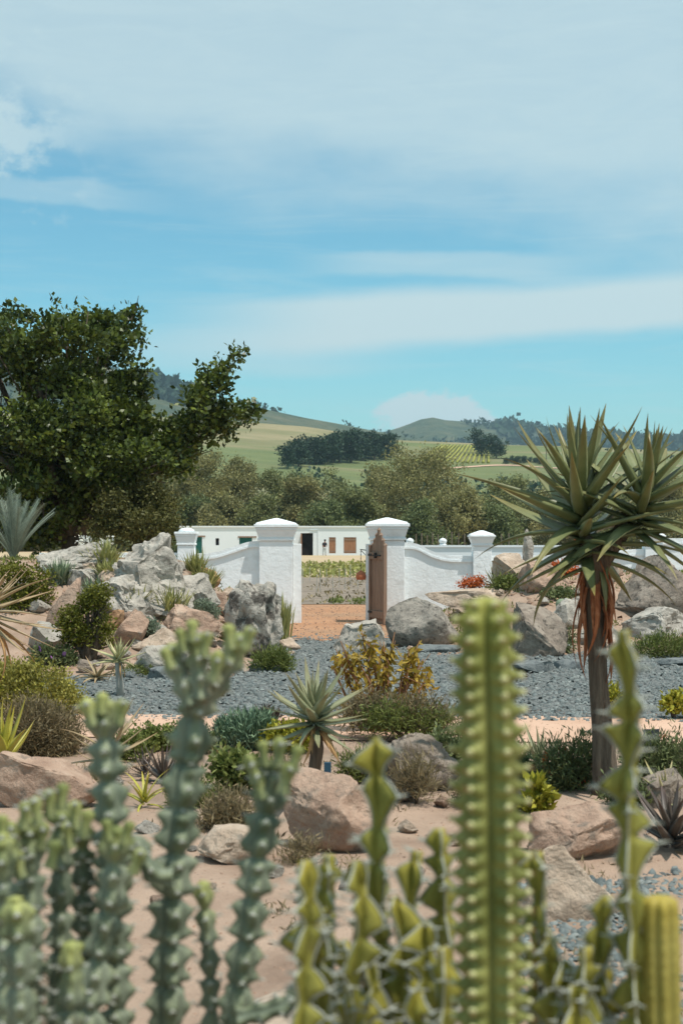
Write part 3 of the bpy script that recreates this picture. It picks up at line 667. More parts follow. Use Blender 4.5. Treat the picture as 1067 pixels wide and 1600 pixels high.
TL = [  # px, top row, width px, distance, material, label
 (318, 708, 100, 196, 'olive', 'khaki bushy tree beside the oak, left end of the row behind the farm building'),
 (262, 742, 90, 205, 'olive_green', 'green tree mostly hidden behind the oak and olive shrub'),
 (372, 722, 90, 204, 'olive', 'khaki rounded tree rising behind the left half of the farm building'),
 (300, 780, 66, 184, 'bushgreen', 'low dark green tree at the left corner of the farm building roof'),
 (430, 738, 84, 206, 'olive_green', 'olive tree directly above the left gate pillar'),
 (352, 772, 70, 183, 'olive', 'low khaki tree just above the farm roof between small pillar and left gate pillar'),
 (474, 752, 76, 200, 'olive', 'low khaki tree right of the left gate pillar top'),
 (520, 738, 84, 210, 'olive_green', 'olive tree behind the farm roof midway between the gate pillars'),
 (412, 780, 60, 182, 'olive_green', 'small olive tree close behind the farm roof left of the gate'),
 (505, 790, 70, 180, 'bushgreen', 'low rounded green bushes close behind the farm roof above the gateway'),
 (560, 770, 70, 186, 'olive_green', 'small olive tree immediately left of the tall khaki tree'),
 (655, 699, 170, 192, 'olive', 'tallest broad khaki tree rising behind the right gate pillar'),
 (655, 790, 64, 172, 'bushgreen', 'dark green low tree between right gate pillar and small pillar'),
 (712, 772, 74, 176, 'olive', 'khaki tree standing above the small pyramid-capped pillar'),
 (590, 735, 74, 212, 'olive', 'khaki tree tucked against the left flank of the tallest tree'),
 (790, 748, 96, 215, 'olive_green', 'olive tree partly hidden by the left leaves of the tree aloe'),
 (770, 796, 80, 178, 'bushgreen', 'low dark tree just right of the small pyramid-capped pillar'),
 (870, 760, 100, 210, 'olive', 'khaki tree seen between the leaves behind the tree aloe crown'),
 (965, 768, 110, 205, 'olive_green', 'olive tree behind the right head of the tree aloe'),
 (1050, 752, 110, 208, 'olive', 'khaki tree at the right edge behind the tree aloe'),
 (150, 760, 120, 205, 'olive_green', 'olive tree far behind the oak crown'), (30, 770, 120, 205, 'olive', 'khaki tree at the left edge far behind the oak crown'),
]
for i, (px, top, w, d, mt, lb) in enumerate(TL):
    rg = np.random.default_rng(100+i); n = 34 if w < 120 else 60
    tree('background_tree', (PX(px, d), d, 0), autolobes(px, top-6, w*1.4, d, n, rg), 1800 if w < 120 else 3800, 12, .34, M[mt], lb, 'tree', 'trees behind the farm building', trunk_r=.22, rng=rg, spread=.40, shell=.30, nbranch=8, aspect=.5)
# dark pines and the round trees on the hillside
rg = np.random.default_rng(55)
def pine_proto(seed, hgt, wid, mat):
    rg = np.random.default_rng(seed)
    lob = [(rg.uniform(-.3, .3)*wid, rg.uniform(-.3, .3)*wid, hgt*u, wid*.33*(1.15-u*.5), wid*.33*(1.15-u*.5), hgt*.13) for u in np.linspace(.25, .9, 9)]
    P, d = lobe_points(lob, 260, .5, rg); PP = np.repeat(P, 6, 0)+rg.normal(size=(260*6, 3))*.5
    V, Fq, T = leaves_np(PP, 1.0, .5, .4, .5, rg, np.repeat(d, 6, 0))
    return npmesh('crown', V, Fq, M[mat], False, T), MB().tube([(0, 0, -1), (0, 0, hgt*.8)], [.4, .1], 6).mesh('trunk', M['bark'])
prot = [pine_proto(200+i, 12, 9, 'pine') for i in range(3)]
def put_pine(px, py, top, lb, pi, grp, sc=1.0):
    q = hit(px, py, H_meadow, 290, 758); hgt = (py-top)/F_PX*q.y
    o = empty('hill_tree', (q.x, q.y, q.z-.3), random.uniform(0, 6), lb, 'tree', grp); s = hgt/12*1.05; o.scale = (s*sc, s*sc, s)
    link('crown', prot[pi][0], o); link('trunk', prot[pi][1], o)
for i, px in enumerate(np.linspace(449, 612, 19)):
    a = (px-449)/163; top = 694-12*math.sin(a*2.6)-8*a+random.uniform(-3, 3); base = 729-14*a+random.uniform(-3, 3)
    put_pine(px, base, top, 'dark pine in the dense dark grove on the hillside above the farm building', i % 3, 'pines of the hillside grove', 1.15)
for px, py, top, lb in [(752, 712, 674, 'taller dark tree of the pair beside the hillside vineyard'), (775, 716, 682, 'shorter dark tree of the pair beside the hillside vineyard')]:
    put_pine(px, py, top, lb, 1, 'pair of trees by the vineyard', 1.2)
for i in range(7):
    put_pine(790+i*9, 724+random.uniform(-2, 2), 714+random.uniform(-2, 1), 'low dark bush in the hedge below the vineyard', i % 3, 'hedge below the vineyard', 1.5)
# vine rows
for i in range(15):
    a0 = 648+i*8.2; a1 = 690+i*5.2; n = 14; V = []; T = []
    p0, p1 = hit(a0, 724, H_meadow, 290, 758), hit(a1, 697, H_meadow, 290, 758); pts = []
    for j in range(n):
        q = p0.lerp(p1, j/(n-1)); pts.append(Vector((q.x, q.y, float(H_meadow(np.array([q.x]), np.array([q.y]))[0])+.55)))
    base = pts[0].copy(); m = MB().tube([p-base for p in pts], [.55*random.uniform(.8, 1.2) for _ in pts], 6, [random.uniform(.2, .9) for _ in pts])
    o = m.build('vine_row', M['vine'], None, True); o.location = base
    tag(o, 'row of yellow-green vines in the small vineyard on the hillside', 'vine row', 'vine rows on the hillside')
# scrub and woods on the far slopes
def far_scrub(name, Hf, D0, D1, xr, n, size, mat, label, ridge=None):
    rg = np.random.default_rng(len(name)); x = rg.uniform(xr[0], xr[1], n); y = rg.uniform(D0, D1, n)
    P0 = np.stack([x*.006, y*.006, 0*x], -1); keep = (vnoise(P0, 77)+.5*vnoise(P0*3, 78)) > (-.05 if ridge is None else -2); x, y = x[keep], y[keep]
    z = Hf(x, y); P = np.repeat(np.stack([x, y, z], -1), 7, 0); P = P+rg.normal(size=P.shape)*size*.45; P[:, 2] += size*.3
    V, Fq, T = leaves_np(P, size, .4, .4, .8, rg)
    tag(link(name, npmesh(name, V, Fq, mat, False, T)), label, 'woodland', kind='stuff')
far_scrub('ridge_scrub', H_ridge, 1250, 2130, (-1150, 350), 5200, 6.0, M['pine'], 'scrub and bushes dotted over the left mountain slope')
far_scrub('hill_scrub', H_far, 2300, 3020, (-150, 900), 4200, 7.5, M['pine'], 'scrub and bushes dotted over the far right hill')
far_scrub('hill_woods', H_far, 2750, 3010, (330, 1000), 2300, 13.0, M['pine'], 'dark wood along the crest of the far right hill', 1)
far_scrub('ridge_plantation', H_ridge, 1950, 2105, (-300, -195), 420, 10.0, M['pine'], 'dark plantation on the mountain ridge right of the oak', 1)
far_scrub('field_bushes', H_meadow, 430, 740, (-75, 230), 110, 2.0, M['pine'], 'scattered bushes along the field edges of the hillside meadow')
far_scrub('meadow_shrubs', H_meadow, 420, 560, (-20, 90), 170, 2.2, M['pine'], 'low shrubs along the foot of the hillside meadow', 1)

# ------------------------------------------------------------------ vegetables and field growth beyond the gate
rg = np.random.default_rng(9); Pv = []
for row in range(11):
    yy = 73+row*3.4
    for x in np.arange(-9, 11, .34):
        if rg.uniform() < .93: Pv.append((x+rg.normal()*.1, yy+rg.normal()*.35, rg.uniform(.02, .14)))
Pv = np.repeat(np.array(Pv), 10, 0); Pv = Pv+rg.normal(size=Pv.shape)*[.2, .22, .06]; Pv[:, 2] = np.abs(Pv[:, 2])
V, Fq, T = leaves_np(Pv, .24, .5, .4, .6, rg)
tag(link('vegetable_bed', npmesh('vegetable_bed', V, Fq, M['veg'], False, T)), 'bright green leafy vegetable bed beyond the gate', 'vegetables', kind='stuff')
Pv = np.stack([rg.uniform(-6, 7, 2600), rg.uniform(42.5, 73, 2600), rg.uniform(0, .06, 2600)], -1)
keep = vnoise(Pv*[.5, .25, 1], 4) > .0; Pv = Pv[keep]; V, Fq, T = leaves_np(Pv, .16, .6, .5, .35, rg)
tag(link('field_stubble', npmesh('field_stubble', V, Fq, M['drybrush'], False, T)), 'dry stubble and seedlings in the ploughed field', 'stubble', kind='stuff')
Pv = np.repeat(np.stack([rg.uniform(-.4, 1.3, 16), rg.normal(44.6, .4, 16), rg.uniform(0, .08, 16)], -1), 14, 0); Pv = Pv+rg.normal(size=Pv.shape)*[.12, .12, .05]; Pv[:, 2] = np.abs(Pv[:, 2])
V, Fq, T = leaves_np(Pv, .13, .6, .4, .5, rg)
tag(link('field_weeds', npmesh('field_weeds', V, Fq, M['grassgreen'], False, T)), 'low green weeds at the edge of the ploughed field', 'weeds', kind='stuff')

# ------------------------------------------------------------------ rocks
def ico(sub):
    bm = bmesh.new(); bmesh.ops.create_icosphere(bm, subdivisions=sub, radius=1)
    V = np.array([v.co[:] for v in bm.verts]); Fs = np.array([[v.index for v in f.verts] for f in bm.faces]); bm.free(); return V, Fs
ICO = {s: ico(s) for s in (2, 3, 4, 5)}
def rock_mesh(w, dp, h, seed, sub=4, planes=13, rough=.10, lean=0.0, dents=(), flat=0.0, layer=0.0, cmin=.42):
    rg = np.random.default_rng(seed); V0, Fs = ICO[sub]; P = V0.copy()
    for i in range(planes):
        n = rg.normal(size=3); n[2] = abs(n[2])*.8 if i % 3 else n[2]; n /= np.linalg.norm(n); c = rg.uniform(cmin, .80)
        s = P@n-c; P -= np.clip(s, 0, None)[:, None]*n*.985
    if flat: P[:, 2] = np.where(P[:, 2] > 1-flat, 1-flat+(P[:, 2]-1+flat)*.15, P[:, 2])
    off = rg.uniform(-50, 50, 3); nrm = V0
    P = P+nrm*((fbm(V0*1.7+off, seed, 3, .5)+.36*fbm(V0*6.0+off, seed+3, 4, .6)*(.5+.5*vnoise(V0*2.2+off, seed+9)))*rough)[:, None]
    r1 = 1-np.abs(vnoise(V0*3.1+off, seed+5)); P = P-nrm*(np.clip(r1-.86, 0, 1)*rough*3.0)[:, None]     # cracks
    if layer: P = P+nrm*(np.sign(np.sin((P[:, 2]*1.0+P[:, 0]*.55)*11+2*vnoise(P*2, seed)))*layer)[:, None]
    for (cx, cy, cz, r, dpt) in dents:
        q = np.linalg.norm(P-np.array([cx, cy, cz]), axis=1); P = P-nrm*(np.exp(-(q/r)**2)*dpt)[:, None]
    P[:, 0] += P[:, 2]*lean
    lo, hi = P.min(0), P.max(0); P = (P-(lo+hi)/2)/((hi-lo)/2)
    P = P*np.array([w/2, dp/2, h/2]); P[:, 2] += h/2
    return P, Fs
def boulder(x0, x1, y0, y1, mt, label, d=None, depth=.8, seed=None, sub=4, bury=.18, name='boulder', cat='rock', rz=0.0, group=None, **kw):
    """bounding box in photo pixels; stands where the sight line through its foot meets the ground unless d is given"""
    cx = (x0+x1)/2
    if d is None: q = hit(cx, y1)
    else: q = Vector((PX(cx, d), d, PZ(y1, d)))
    dist = q.y; w = (x1-x0)/F_PX*dist; h = (y1-y0)/F_PX*dist*(1+bury); dp = w*depth
    P, Fs = rock_mesh(w, dp, h, seed or int(x0*7+y0), sub, **kw)
    P[:, 2] -= h*bury/(1+bury)
    me = npmesh(name, P, Fs, M[mt], True); me.set_sharp_from_angle(angle=math.radians(32)); o = link(name, me); o.location = (q.x, q.y+dp*.35, q.z)
    return tag(o, label, cat, group)
R_ = boulder
# left rockery
R_(168,300,832,962,'rock_grey','big grey layered crag at the top of the left rockery',depth=.9,sub=5,rough=.16,lean=-.25,layer=.018,planes=11,seed=41)
R_(146,246,898,972,'rock_grey','lower grey shoulder of rock at the foot of the big crag',depth=.8,rough=.15,layer=.015,seed=12,sub=5)
R_(46,168,847,900,'rock_grey','long flat-topped grey rock behind the left rockery, beside the cycad',depth=.7,sub=5,rough=.14,layer=.012,seed=23)
R_(118,152,879,900,'rock_tan','small tan slab below the long flat-topped grey rock',depth=.8,flat=.4)
R_(104,150,889,918,'rock_white','whitish block left of the big crag',flat=.3)
R_(146,184,891,915,'rock_tan','small pinkish-tan stone between whitish block and big crag')
R_(66,124,902,992,'rock_pink','tall leaning pink slab left of the round green jade bush',depth=.6,lean=.55,planes=9,rough=.06,seed=5,sub=5)
R_(86,128,925,985,'rock_pink','pink stone leaning against the tall pink slab',depth=.6,lean=.3)
R_(40,104,972,1022,'rock_white','pale grey-white rock low down left of the jade bush',seed=8)
R_(180,206,938,968,'rock_white','small bluish-white stone between jade bush and strappy clumps')
R_(158,194,952,986,'rock_orange','orange-brown stone tucked behind the jade bush',lean=.3)
R_(170,232,952,1012,'rock_pink','grey-pink slab sloping beside the silver cushion plant',lean=.5,planes=9,seed=6)
R_(246,342,946,1002,'rock_pink','reddish-pink boulder left of the hollowed pale rock',planes=9,seed=19,sub=5)
R_(204,306,982,1024,'rock_tan','low tan slab in front of the reddish-pink boulder',depth=.6,flat=.3,seed=21)
R_(206,268,1010,1056,'rock_grey','low grey rock at the gravel edge right of the small trunked aloe',seed=14)
R_(262,340,1016,1050,'rock_grey','low grey rock under the tan slab, behind the tallest blue-green cactus',seed=15)
R_(298,344,912,956,'rock_white','white angular rock between strappy clumps and hollowed rock',seed=33)
R_(262,330,896,946,'rock_grey','grey rock behind the white angular rock')
R_(298,346,884,916,'rock_orange','orange-brown rock against the foot of the left garden wall')
R_(340,394,906,926,'rock_orange','flat orange rock just above the hollowed pale rock',flat=.4)
R_(332,358,926,962,'rock_pink','small pink stone squeezed against the left side of the hollowed rock')
R_(346,442,906,1030,'rock_hollow','tall pale rock with dark eroded hollows beside the left gate pillar',depth=.8,sub=5,planes=7,cmin=.66,rough=.15,seed=78,bury=.06,
   dents=((.45,-.70,.25,.20,.55),(-.50,-.70,.10,.26,.34),(.75,-.45,-.40,.22,.4),(.10,-.55,.72,.20,.25),(-.15,-.8,-.45,.2,.2),(.0,-.3,.95,.25,.3)))
R_(436,470,996,1016,'rock_tan','small tan stone at the foot of the left gate pillar')
R_(120,150,1030,1052,'rock_brown','small brown stone below the jade bush')
# right rockery
R_(603,722,934,1012,'rock_dark','large dark grey boulder with a pale lichen spot beside the gate',depth=.75,sub=5,planes=10,rough=.07,seed=91)
R_(520,604,968,1016,'rock_grey','flat pale grey boulder lying before the open gate leaf',depth=.8,flat=.35,sub=5,seed=17)
R_(795,892,942,1026,'rock_brown','grey-brown rounded boulder just left of the tree aloe trunk',depth=.8,sub=5,planes=11,rough=.07,seed=52)
R_(724,802,952,1012,'rock_brown','brown boulder mostly hidden behind the thick central cactus',depth=.8,seed=53)
R_(862,916,936,985,'rock_grey','lighter grey rock wedged behind the grey-brown rounded boulder')
R_(962,1120,868,972,'rock_brown','huge dark brown boulder at the right edge',depth=.8,sub=5,planes=11,rough=.07,seed=64)
R_(970,1090,950,1004,'rock_white','pale wedge-shaped rock in front of the huge dark boulder',planes=8,seed=65,sub=5)
R_(664,800,920,958,'rock_tan','broad low tan rock on the bank above the dark grey boulder',depth=.6,seed=66)
R_(664,708,915,940,'rock_orange','small orange rock at the foot of the right garden wall')
R_(768,836,864,905,'rock_tan','tan boulder on top of the right bank beside the small pillar',seed=67)
R_(812,892,876,925,'rock_pink','pinkish boulder behind the hanging leaves of the tree aloe',seed=68)
R_(816,834,826,880,'rock_grey','upright grey standing stone behind the tree aloe leaves',d=32.2,depth=.8,planes=8,seed=69)
R_(905,975,868,915,'rock_brown','brown rock behind the dry leaf skirt of the tree aloe',seed=70)
R_(905,972,968,1010,'rock_grey','low grey rock behind the tree aloe trunk',seed=71)
rs = random.Random(8)
STONES = [rock_mesh(1, .8, .7, 900+i, 3, planes=9) for i in range(5)]
STONE_ME = []
for i, mt in enumerate(('rock_grey', 'rock_tan', 'rock_pink', 'rock_grey', 'rock_white')):
    me = npmesh('loose_stone', STONES[i][0], STONES[i][1], M[mt], True); me.set_sharp_from_angle(angle=math.radians(24)); STONE_ME.append(me)
def loose(px, py, wpx, lb, grp):
    q = hit(px, py); k = rs.randrange(5); w = wpx/F_PX*q.y; o = link('loose_stone', STONE_ME[k]); o.location = (q.x, q.y, q.z-w*.12); o.rotation_euler = (rs.uniform(-.2, .2), rs.uniform(-.2, .2), rs.uniform(0, 6.28)); o.scale = (w, w, w*rs.uniform(.7, 1.1))
    tag(o, lb, 'stone', grp)
for px, py, w in [(130,915,20),(142,925,16),(128,1000,24),(196,985,20),(214,1008,24),(240,1005,18),(196,1028,22),(170,1046,20),(150,1040,18),(286,975,18),(300,968,20),(350,975,22),(342,995,26),(330,1010,24),(300,1030,22),(352,1022,26),(372,1034,20),(400,1040,16),(104,950,18),(112,1010,20),(60,1000,22),(290,930,22),(260,905,18),(280,890,20),(300,875,18),(318,940,16),(236,975,16),(248,1035,20),(190,1010,18),(455,1022,14),(448,1010,18),(140,905,40),(120,932,36),(186,925,38),(250,925,36),(280,945,34),(205,972,40),(250,998,38),(318,990,44),(352,1000,36),(60,955,44),(40,930,40),(100,985,34),(230,1030,40),(300,1012,36),(330,900,34),(360,935,30)]:
    loose(px, py, w, 'small loose stone lying among the boulders of the left rockery', 'loose stones of the left rockery')
for px, py, w in [(640,1015,16),(725,1010,22),(745,935,26),(700,940,20),(780,930,22),(830,925,24),(850,945,22),(905,930,26),(940,925,30),(930,965,30),(910,1005,24),(950,1010,30),(985,1012,24),(1010,1008,22),(760,1020,20),(900,945,22),(960,900,30),(1040,1005,26)]:
    loose(px, py, w, 'small loose stone lying among the boulders of the right bank', 'loose stones of the right bank')
# slate slabs edging the gravel; the last stands in for a boulder's shadow
for i, (x0, x1, y0, y1, lb) in enumerate([(228,292,1044,1062,'slate slab edging the gravel left of the tallest blue-green cactus'),(336,384,1040,1052,'slate slab edging the gravel right of the tallest blue-green cactus'),
        (386,446,1038,1050,'slate slab edging the gravel below the green grass tuft'),(800,872,1034,1052,'broad slate slab edging the gravel left of the tree aloe trunk'),(868,914,1032,1046,'smaller slate slab touching the tree aloe trunk'),
        (1030,1090,1030,1040,'slate slab edging the gravel at the right edge'),(180,226,1046,1060,'slate slab behind the small trunked aloe'),(640,722,1008,1020,'slab standing in for the dark shadow under the dark grey boulder')]):
    R_(x0,x1,y0,y1,'slate',lb,name='slate_slab',cat='slab',depth=.9,flat=.6,rough=.05,bury=.5,seed=300+i,planes=9,sub=3)
# foreground bed
R_(-30,158,1180,1266,'rock_pink','broad smooth pink boulder at the left edge behind the blue-green cacti',depth=.7,sub=5,planes=8,rough=.06,seed=81)
R_(440,604,1212,1334,'rock_pink','reddish boulder with the spiky grey aloe leaning over it',depth=.75,sub=5,planes=9,rough=.08,seed=82,bury=.1)
R_(596,724,1148,1238,'rock_brown','brown rock ledge behind the horned cactus, left of the thick cactus',depth=.7,sub=5,flat=.35,planes=9,seed=83)
R_(304,410,1298,1352,'rock_tan','flat tan rock between the second and third blue-green cacti',depth=.8,flat=.4,planes=8,seed=84)
R_(828,1010,1260,1345,'rock_pink','broad pinkish boulder in front of the tree aloe trunk',depth=.6,sub=5,planes=8,rough=.08,seed=85)
R_(792,968,1326,1440,'rock_tan','tilted tan slab beside the slate chippings',depth=.5,sub=5,planes=8,rough=.07,seed=86,bury=.35)
R_(285,575,1638,1690,'rock_tan','large pale pink slab at the bottom between the cactus stems',d=5.4,depth=1.5,sub=5,flat=.5,planes=7,rough=.03,seed=87,bury=.4)
R_(40,135,1488,1640,'rock_tan','pale slab seen through the gap in the leftmost cactus clump',depth=.7,flat=.4,planes=7,rough=.04,seed=88)
R_(1000,1080,1205,1262,'rock_brown','brown stone by the aloe at the right edge',seed=89)
R_(600,660,1236,1254,'rock_brown','small brown stone below the rock ledge',seed=90)

# ------------------------------------------------------------------ loose chips, pebbles and litter
def chips(name, pts, size, mat, label, cat, seed):
    rg = np.random.default_rng(seed); n = len(pts)
    base = np.array([(-1,-.6,0),(.3,-1,0),(1,.1,0),(-.2,.9,0),(-.7,-.4,1),(.3,-.7,1),(.7,.1,1),(-.2,.6,1)], float)
    q = np.array([(0,1,5,4),(1,2,6,5),(2,3,7,6),(3,0,4,7),(4,5,6,7)])
    a = rg.uniform(0, 6.283, n); s = size*rg.uniform(.4, 1.5, n); B = np.repeat(base[None], n, 0)+rg.normal(size=(n, 8, 3))*.14
    B[..., 0] *= s[:, None]; B[..., 1] *= (s*rg.uniform(.5, 1, n))[:, None]; B[..., 2] *= (s*rg.uniform(.25, .6, n))[:, None]
    tl = rg.normal(0, .35, n); B[..., 2] += B[..., 0]*tl[:, None]
    ca, sa = np.cos(a)[:, None], np.sin(a)[:, None]; X = B[..., 0]*ca-B[..., 1]*sa; Y = B[..., 0]*sa+B[..., 1]*ca
    V = np.stack([X+pts[:, :1], Y+pts[:, 1:2], B[..., 2]+pts[:, 2:3]], -1).reshape(-1, 3)
    Fq = (q[None]+np.arange(n)[:, None, None]*8).reshape(-1, 4); T = np.repeat(rg.uniform(0, 1, n), 8)
    tag(link(name, npmesh(name, V, Fq, mat, False, T)), label, cat, kind='stuff')
rg = np.random.default_rng(3)
x = rg.uniform(-7.5, 7.5, 26000); y = 15.9+14.6*rg.uniform(0, 1, 26000)**1.5; z = Hv(x, y); k_ = (z < .03) & ~((np.abs(x+.2) < 1.2) & (y > 28.6+rg.exponential(.8, 26000))); k_ &= y > 16.3+rg.normal(0, .18, 26000)-x*.04; pts = np.stack([x, y, z*0+.012], -1)[k_]
chips('gravel_chips', pts, .028, M['chip'], 'blue-grey slate chippings covering the yard', 'gravel', 4)
a = rg.uniform(0, 1, 3000); x = PX(905, 7.5)+(.1-a*.1)+rg.normal(0, .33, 3000)+a*.3; y = 5.6+a*4.0+rg.normal(0, .25, 3000); kp = vnoise(np.stack([x*2.5, y*2.5, 0*x], -1), 3) > -.15; x, y = x[kp], y[kp]
chips('slate_chips', np.stack([x, y, Hv(x, y)], -1), .024, M['chip'], 'slate chippings spilling through the bed at lower right', 'gravel', 5)
x = rg.uniform(-5, 5, 13000); y = rg.uniform(5, 17.0, 13000)
M['pebble'] = material('pebble', [col(140,112,94), col(176,146,124)], 5, 4, 0.9, 0.2, 40, tint=((0.6,0.6,0.6,1), (1.15,1.13,1.1,1)))
chips('pebbles', np.stack([x, y, Hv(x, y)+np.where(y > 13.6, .010, -.003)], -1), .009, M['pebble'], 'small pebbles and grit on the sandy bed', 'pebbles', 6)
x = rg.uniform(-2.2, 1.8, 1500); y = 28.5+rg.uniform(0, 1, 1500)**1.4*14; chips('track_grit', np.stack([x, y, 0*x+.012], -1), .022, M['pebble'], 'loose grit and small stones on the orange track', 'grit', 8)
x = np.concatenate([rg.uniform(-8, -1.6, 1500), rg.uniform(1.6, 7.5, 1300)]); y = np.concatenate([rg.uniform(21, 29, 1500), rg.uniform(25, 31, 1300)])
chips('rubble', np.stack([x, y, Hv(x, y)-.01], -1), .05, M['pebble'], 'small rubble lying on the rockery banks', 'rubble', 7)

# ------------------------------------------------------------------ aloes
def aloe_leaf(L_, w, a0, a1, thick=.2, n=9, twist=0.0):
    """channelled tapering leaf along +X whose slope goes from a0 to a1 (radians)"""
    V = []; Fs = []; T = []; x = z = 0.0
    for i in range(n+1):
        t_ = i/n; a = a0+(a1-a0)*t_**1.3
        if i: x += math.cos(a)*L_/n; z += math.sin(a)*L_/n
        ww = w*.5*(1-t_**1.7)*(1-.18*(1-t_)**3)+.0012; nx, nz = -math.sin(a), math.cos(a); up = .30*ww
        th = thick*ww*2*(1-.5*t_)
        for yy, hh in ((-1, up), (-.45, .0), (.45, .0), (1, up), (.5, -th), (-.5, -th)):
            V.append((x+nx*hh, yy*ww, z+nz*hh)); T.append(max(0, (t_-.45)/.55)**1.5)
    for i in range(n):
        for j in range(6): Fs.append((i*6+j, i*6+(j+1) % 6, (i+1)*6+(j+1) % 6, (i+1)*6+j))
    Fs.append((5, 4, 3, 2, 1, 0))
    return MB().add(V, Fs, T)
LEAF_CACHE = {}
def leaf_var(w, a0, a1, mat, thick=.2):
    kx = (round(w, 3), round(a0, 1), round(a1, 1), mat, thick)
    if kx not in LEAF_CACHE: LEAF_CACHE[kx] = aloe_leaf(1.0, w, a0, a1, thick).mesh('leaf', M[mat], True)
    return LEAF_CACHE[kx]
def rosette(root, pos, axis, n, Ls, mat, width=.17, stem=.25, lo=-25, hi=82, seed=1, curve=(.3, -.5), thick=.2, pw=.95):
    rg = random.Random(seed); ax = Vector(axis).normalized(); Q = Vector((0, 0, 1)).rotation_difference(ax).to_matrix().to_4x4()
    for i in range(n):
        t_ = i/(n-1); pitch = math.radians(lo+(hi-lo)*t_**pw+rg.uniform(-13, 13)); az = i*2.39996+rg.uniform(-.25, .25)
        L_ = Ls*(.82+.25*math.sin(min(1, t_*1.25)*math.pi))*(1-.42*max(0, t_-.7)/.3)*rg.uniform(.85, 1.12)
        c = curve[0]*(1-t_)+curve[1]*t_+rg.choice((-.5, -.2, 0, .2, .5)); me = leaf_var(width, 0.0, -c if t_ < .5 else -c*.6, mat, thick)
        mw = Matrix.Translation(pos) @ Q @ Matrix.Translation((0, 0, stem*t_)) @ Matrix.Rotation(az, 4, 'Z') @ Matrix.Rotation(-pitch, 4, 'Y') @ Matrix.Translation((.02, 0, 0)) @ Matrix.Rotation(rg.uniform(-.35, .35), 4, 'X') @ Matrix.Diagonal((L_, L_*rg.uniform(.8, 1.2), L_, 1))
        link('leaf', me, root, mw)
def hang_leaves(root, pos, n, L_, mat, seed, w=.13, r=.07, lo=-88, hi=-60, zj=.1):
    rg = random.Random(seed)
    for i in range(n):
        az = i*2.4+rg.uniform(-.4, .4); p = math.radians(rg.uniform(lo, hi)); s = L_*rg.uniform(.6, 1.1); me = leaf_var(w, 0.4, -rg.choice((.1, .4, .7)), mat, .08)
        mw = Matrix.Translation(Vector(pos)+Vector((math.cos(az)*r, math.sin(az)*r, rg.uniform(-zj, zj)))) @ Matrix.Rotation(az, 4, 'Z') @ Matrix.Rotation(-p, 4, 'Y') @ Matrix.Rotation(rg.uniform(-1.0, 1.0), 4, 'X') @ Matrix.Diagonal((s, s*.9, s, 1))
        link('dry_leaf', me, root, mw)
# the tall tree aloe
AD = 11.5
q = hit(946, 1240); AD = q.y
t = empty('tree_aloe', q, 0, 'tall two-headed tree aloe with a skirt of rusty dry leaves, right of centre', 'aloe')
def TA(px, py, dy=0): return Vector((PX(px, AD+dy)-q.x, dy, PZ(py, AD+dy)-q.z))
m = MB(); path = [TA(948, 1262), TA(946, 1225), TA(941, 1150), TA(935, 1080), TA(931, 1000), TA(929, 930), TA(927, 880), TA(918, 835)]
m.tube(path, [.138, .108, .086, .076, .074, .078, .082, .075], 16)
m.tube([TA(930, 890), TA(950, 860), TA(972, 828), TA(982, 800)], [.09, .075, .07, .06], 12)
for i, v in enumerate(m.v):                             # fissured, uneven bark
    c_ = Vector((PX(932, AD)-q.x, 0, v[2])); dv = Vector(v)-c_; an = math.atan2(dv.y, dv.x); f = 1+.05*math.sin(an*7+v[2]*3)+.04*math.sin(an*4-v[2]*7)+random.uniform(-.02, .02)
    if v[2] < 1.5: m.v[i] = tuple(Vector(v)+Vector((dv.x, dv.y, 0)).normalized()*.09*(f-1))
me = m.mesh('trunk', M['aloe_bark'], True); link('trunk', me, t)
rosette(t, TA(914, 872), (-.12, -.05, 1), 58, .92, 'aloe', .15, .66, -14, 84, 11, (.5, -.2), .15, 1.15)
rosette(t, TA(992, 836, -.10), (.22, -.12, 1), 42, .86, 'aloe', .155, .46, -14, 84, 12, (.5, -.2), .15, 1.15)
for az, p, s, c_, px, py in ((2.95, -12, .62, .5, 925, 878), (3.1, -30, .55, .3, 922, 884), (-1.45, -74, .50, .2, 938, 862), (-.35, -18, .62, .6, 955, 868), (-.2, -8, .7, .3, 960, 850), (-2.2, -15, .6, .4, 925, 862)):
    link('leaf', leaf_var(.18, .2, -c_, 'aloe'), t, Matrix.Translation(TA(px, py)) @ Matrix.Rotation(az, 4, 'Z') @ Matrix.Rotation(-math.radians(p), 4, 'Y') @ Matrix.Diagonal((s, s, s, 1)))
hang_leaves(t, TA(931, 892), 15, .58, 'dry_leaf', 5, .12, .065, -92, -80, .12); hang_leaves(t, TA(930, 925), 12, .76, 'dry_leaf', 6, .11, .065, -92, -83, .14)
# trunked aloe on the reddish boulder
def trunk_aloe(name, label, px, py, d, rpx, trunk_pts, trad, n, mat, seed, width=.16, stem=.10, lo=-30, hi=82, axis=(0, 0, 1), curve=(.0, -.3), bark='aloe_bark', dry=0, z0=None, thick=.2):
    base = Vector((PX(trunk_pts[0][0], d), d, PZ(trunk_pts[0][1], d) if z0 is None else z0)); r = rpx/F_PX*d
    t = empty(name, base, 0, label, 'aloe'); pts = [Vector((PX(a, d)-base.x, 0, PZ(b_, d)-base.z)) for a, b_ in trunk_pts]
    MB().tube(pts, trad, 12).build('trunk', M[bark], t, True)
    rosette(t, Vector((PX(px, d)-base.x, 0, PZ(py, d)-base.z)), axis, n, r, mat, width, stem, lo, hi, seed, curve, thick)
    if dry: hang_leaves(t, Vector((PX(px, d)-base.x, 0, PZ(py, d)-base.z-.02)), dry, r*.8, 'dry_tan', seed, .14, trad[-1], -85, -50, .03)
    return t
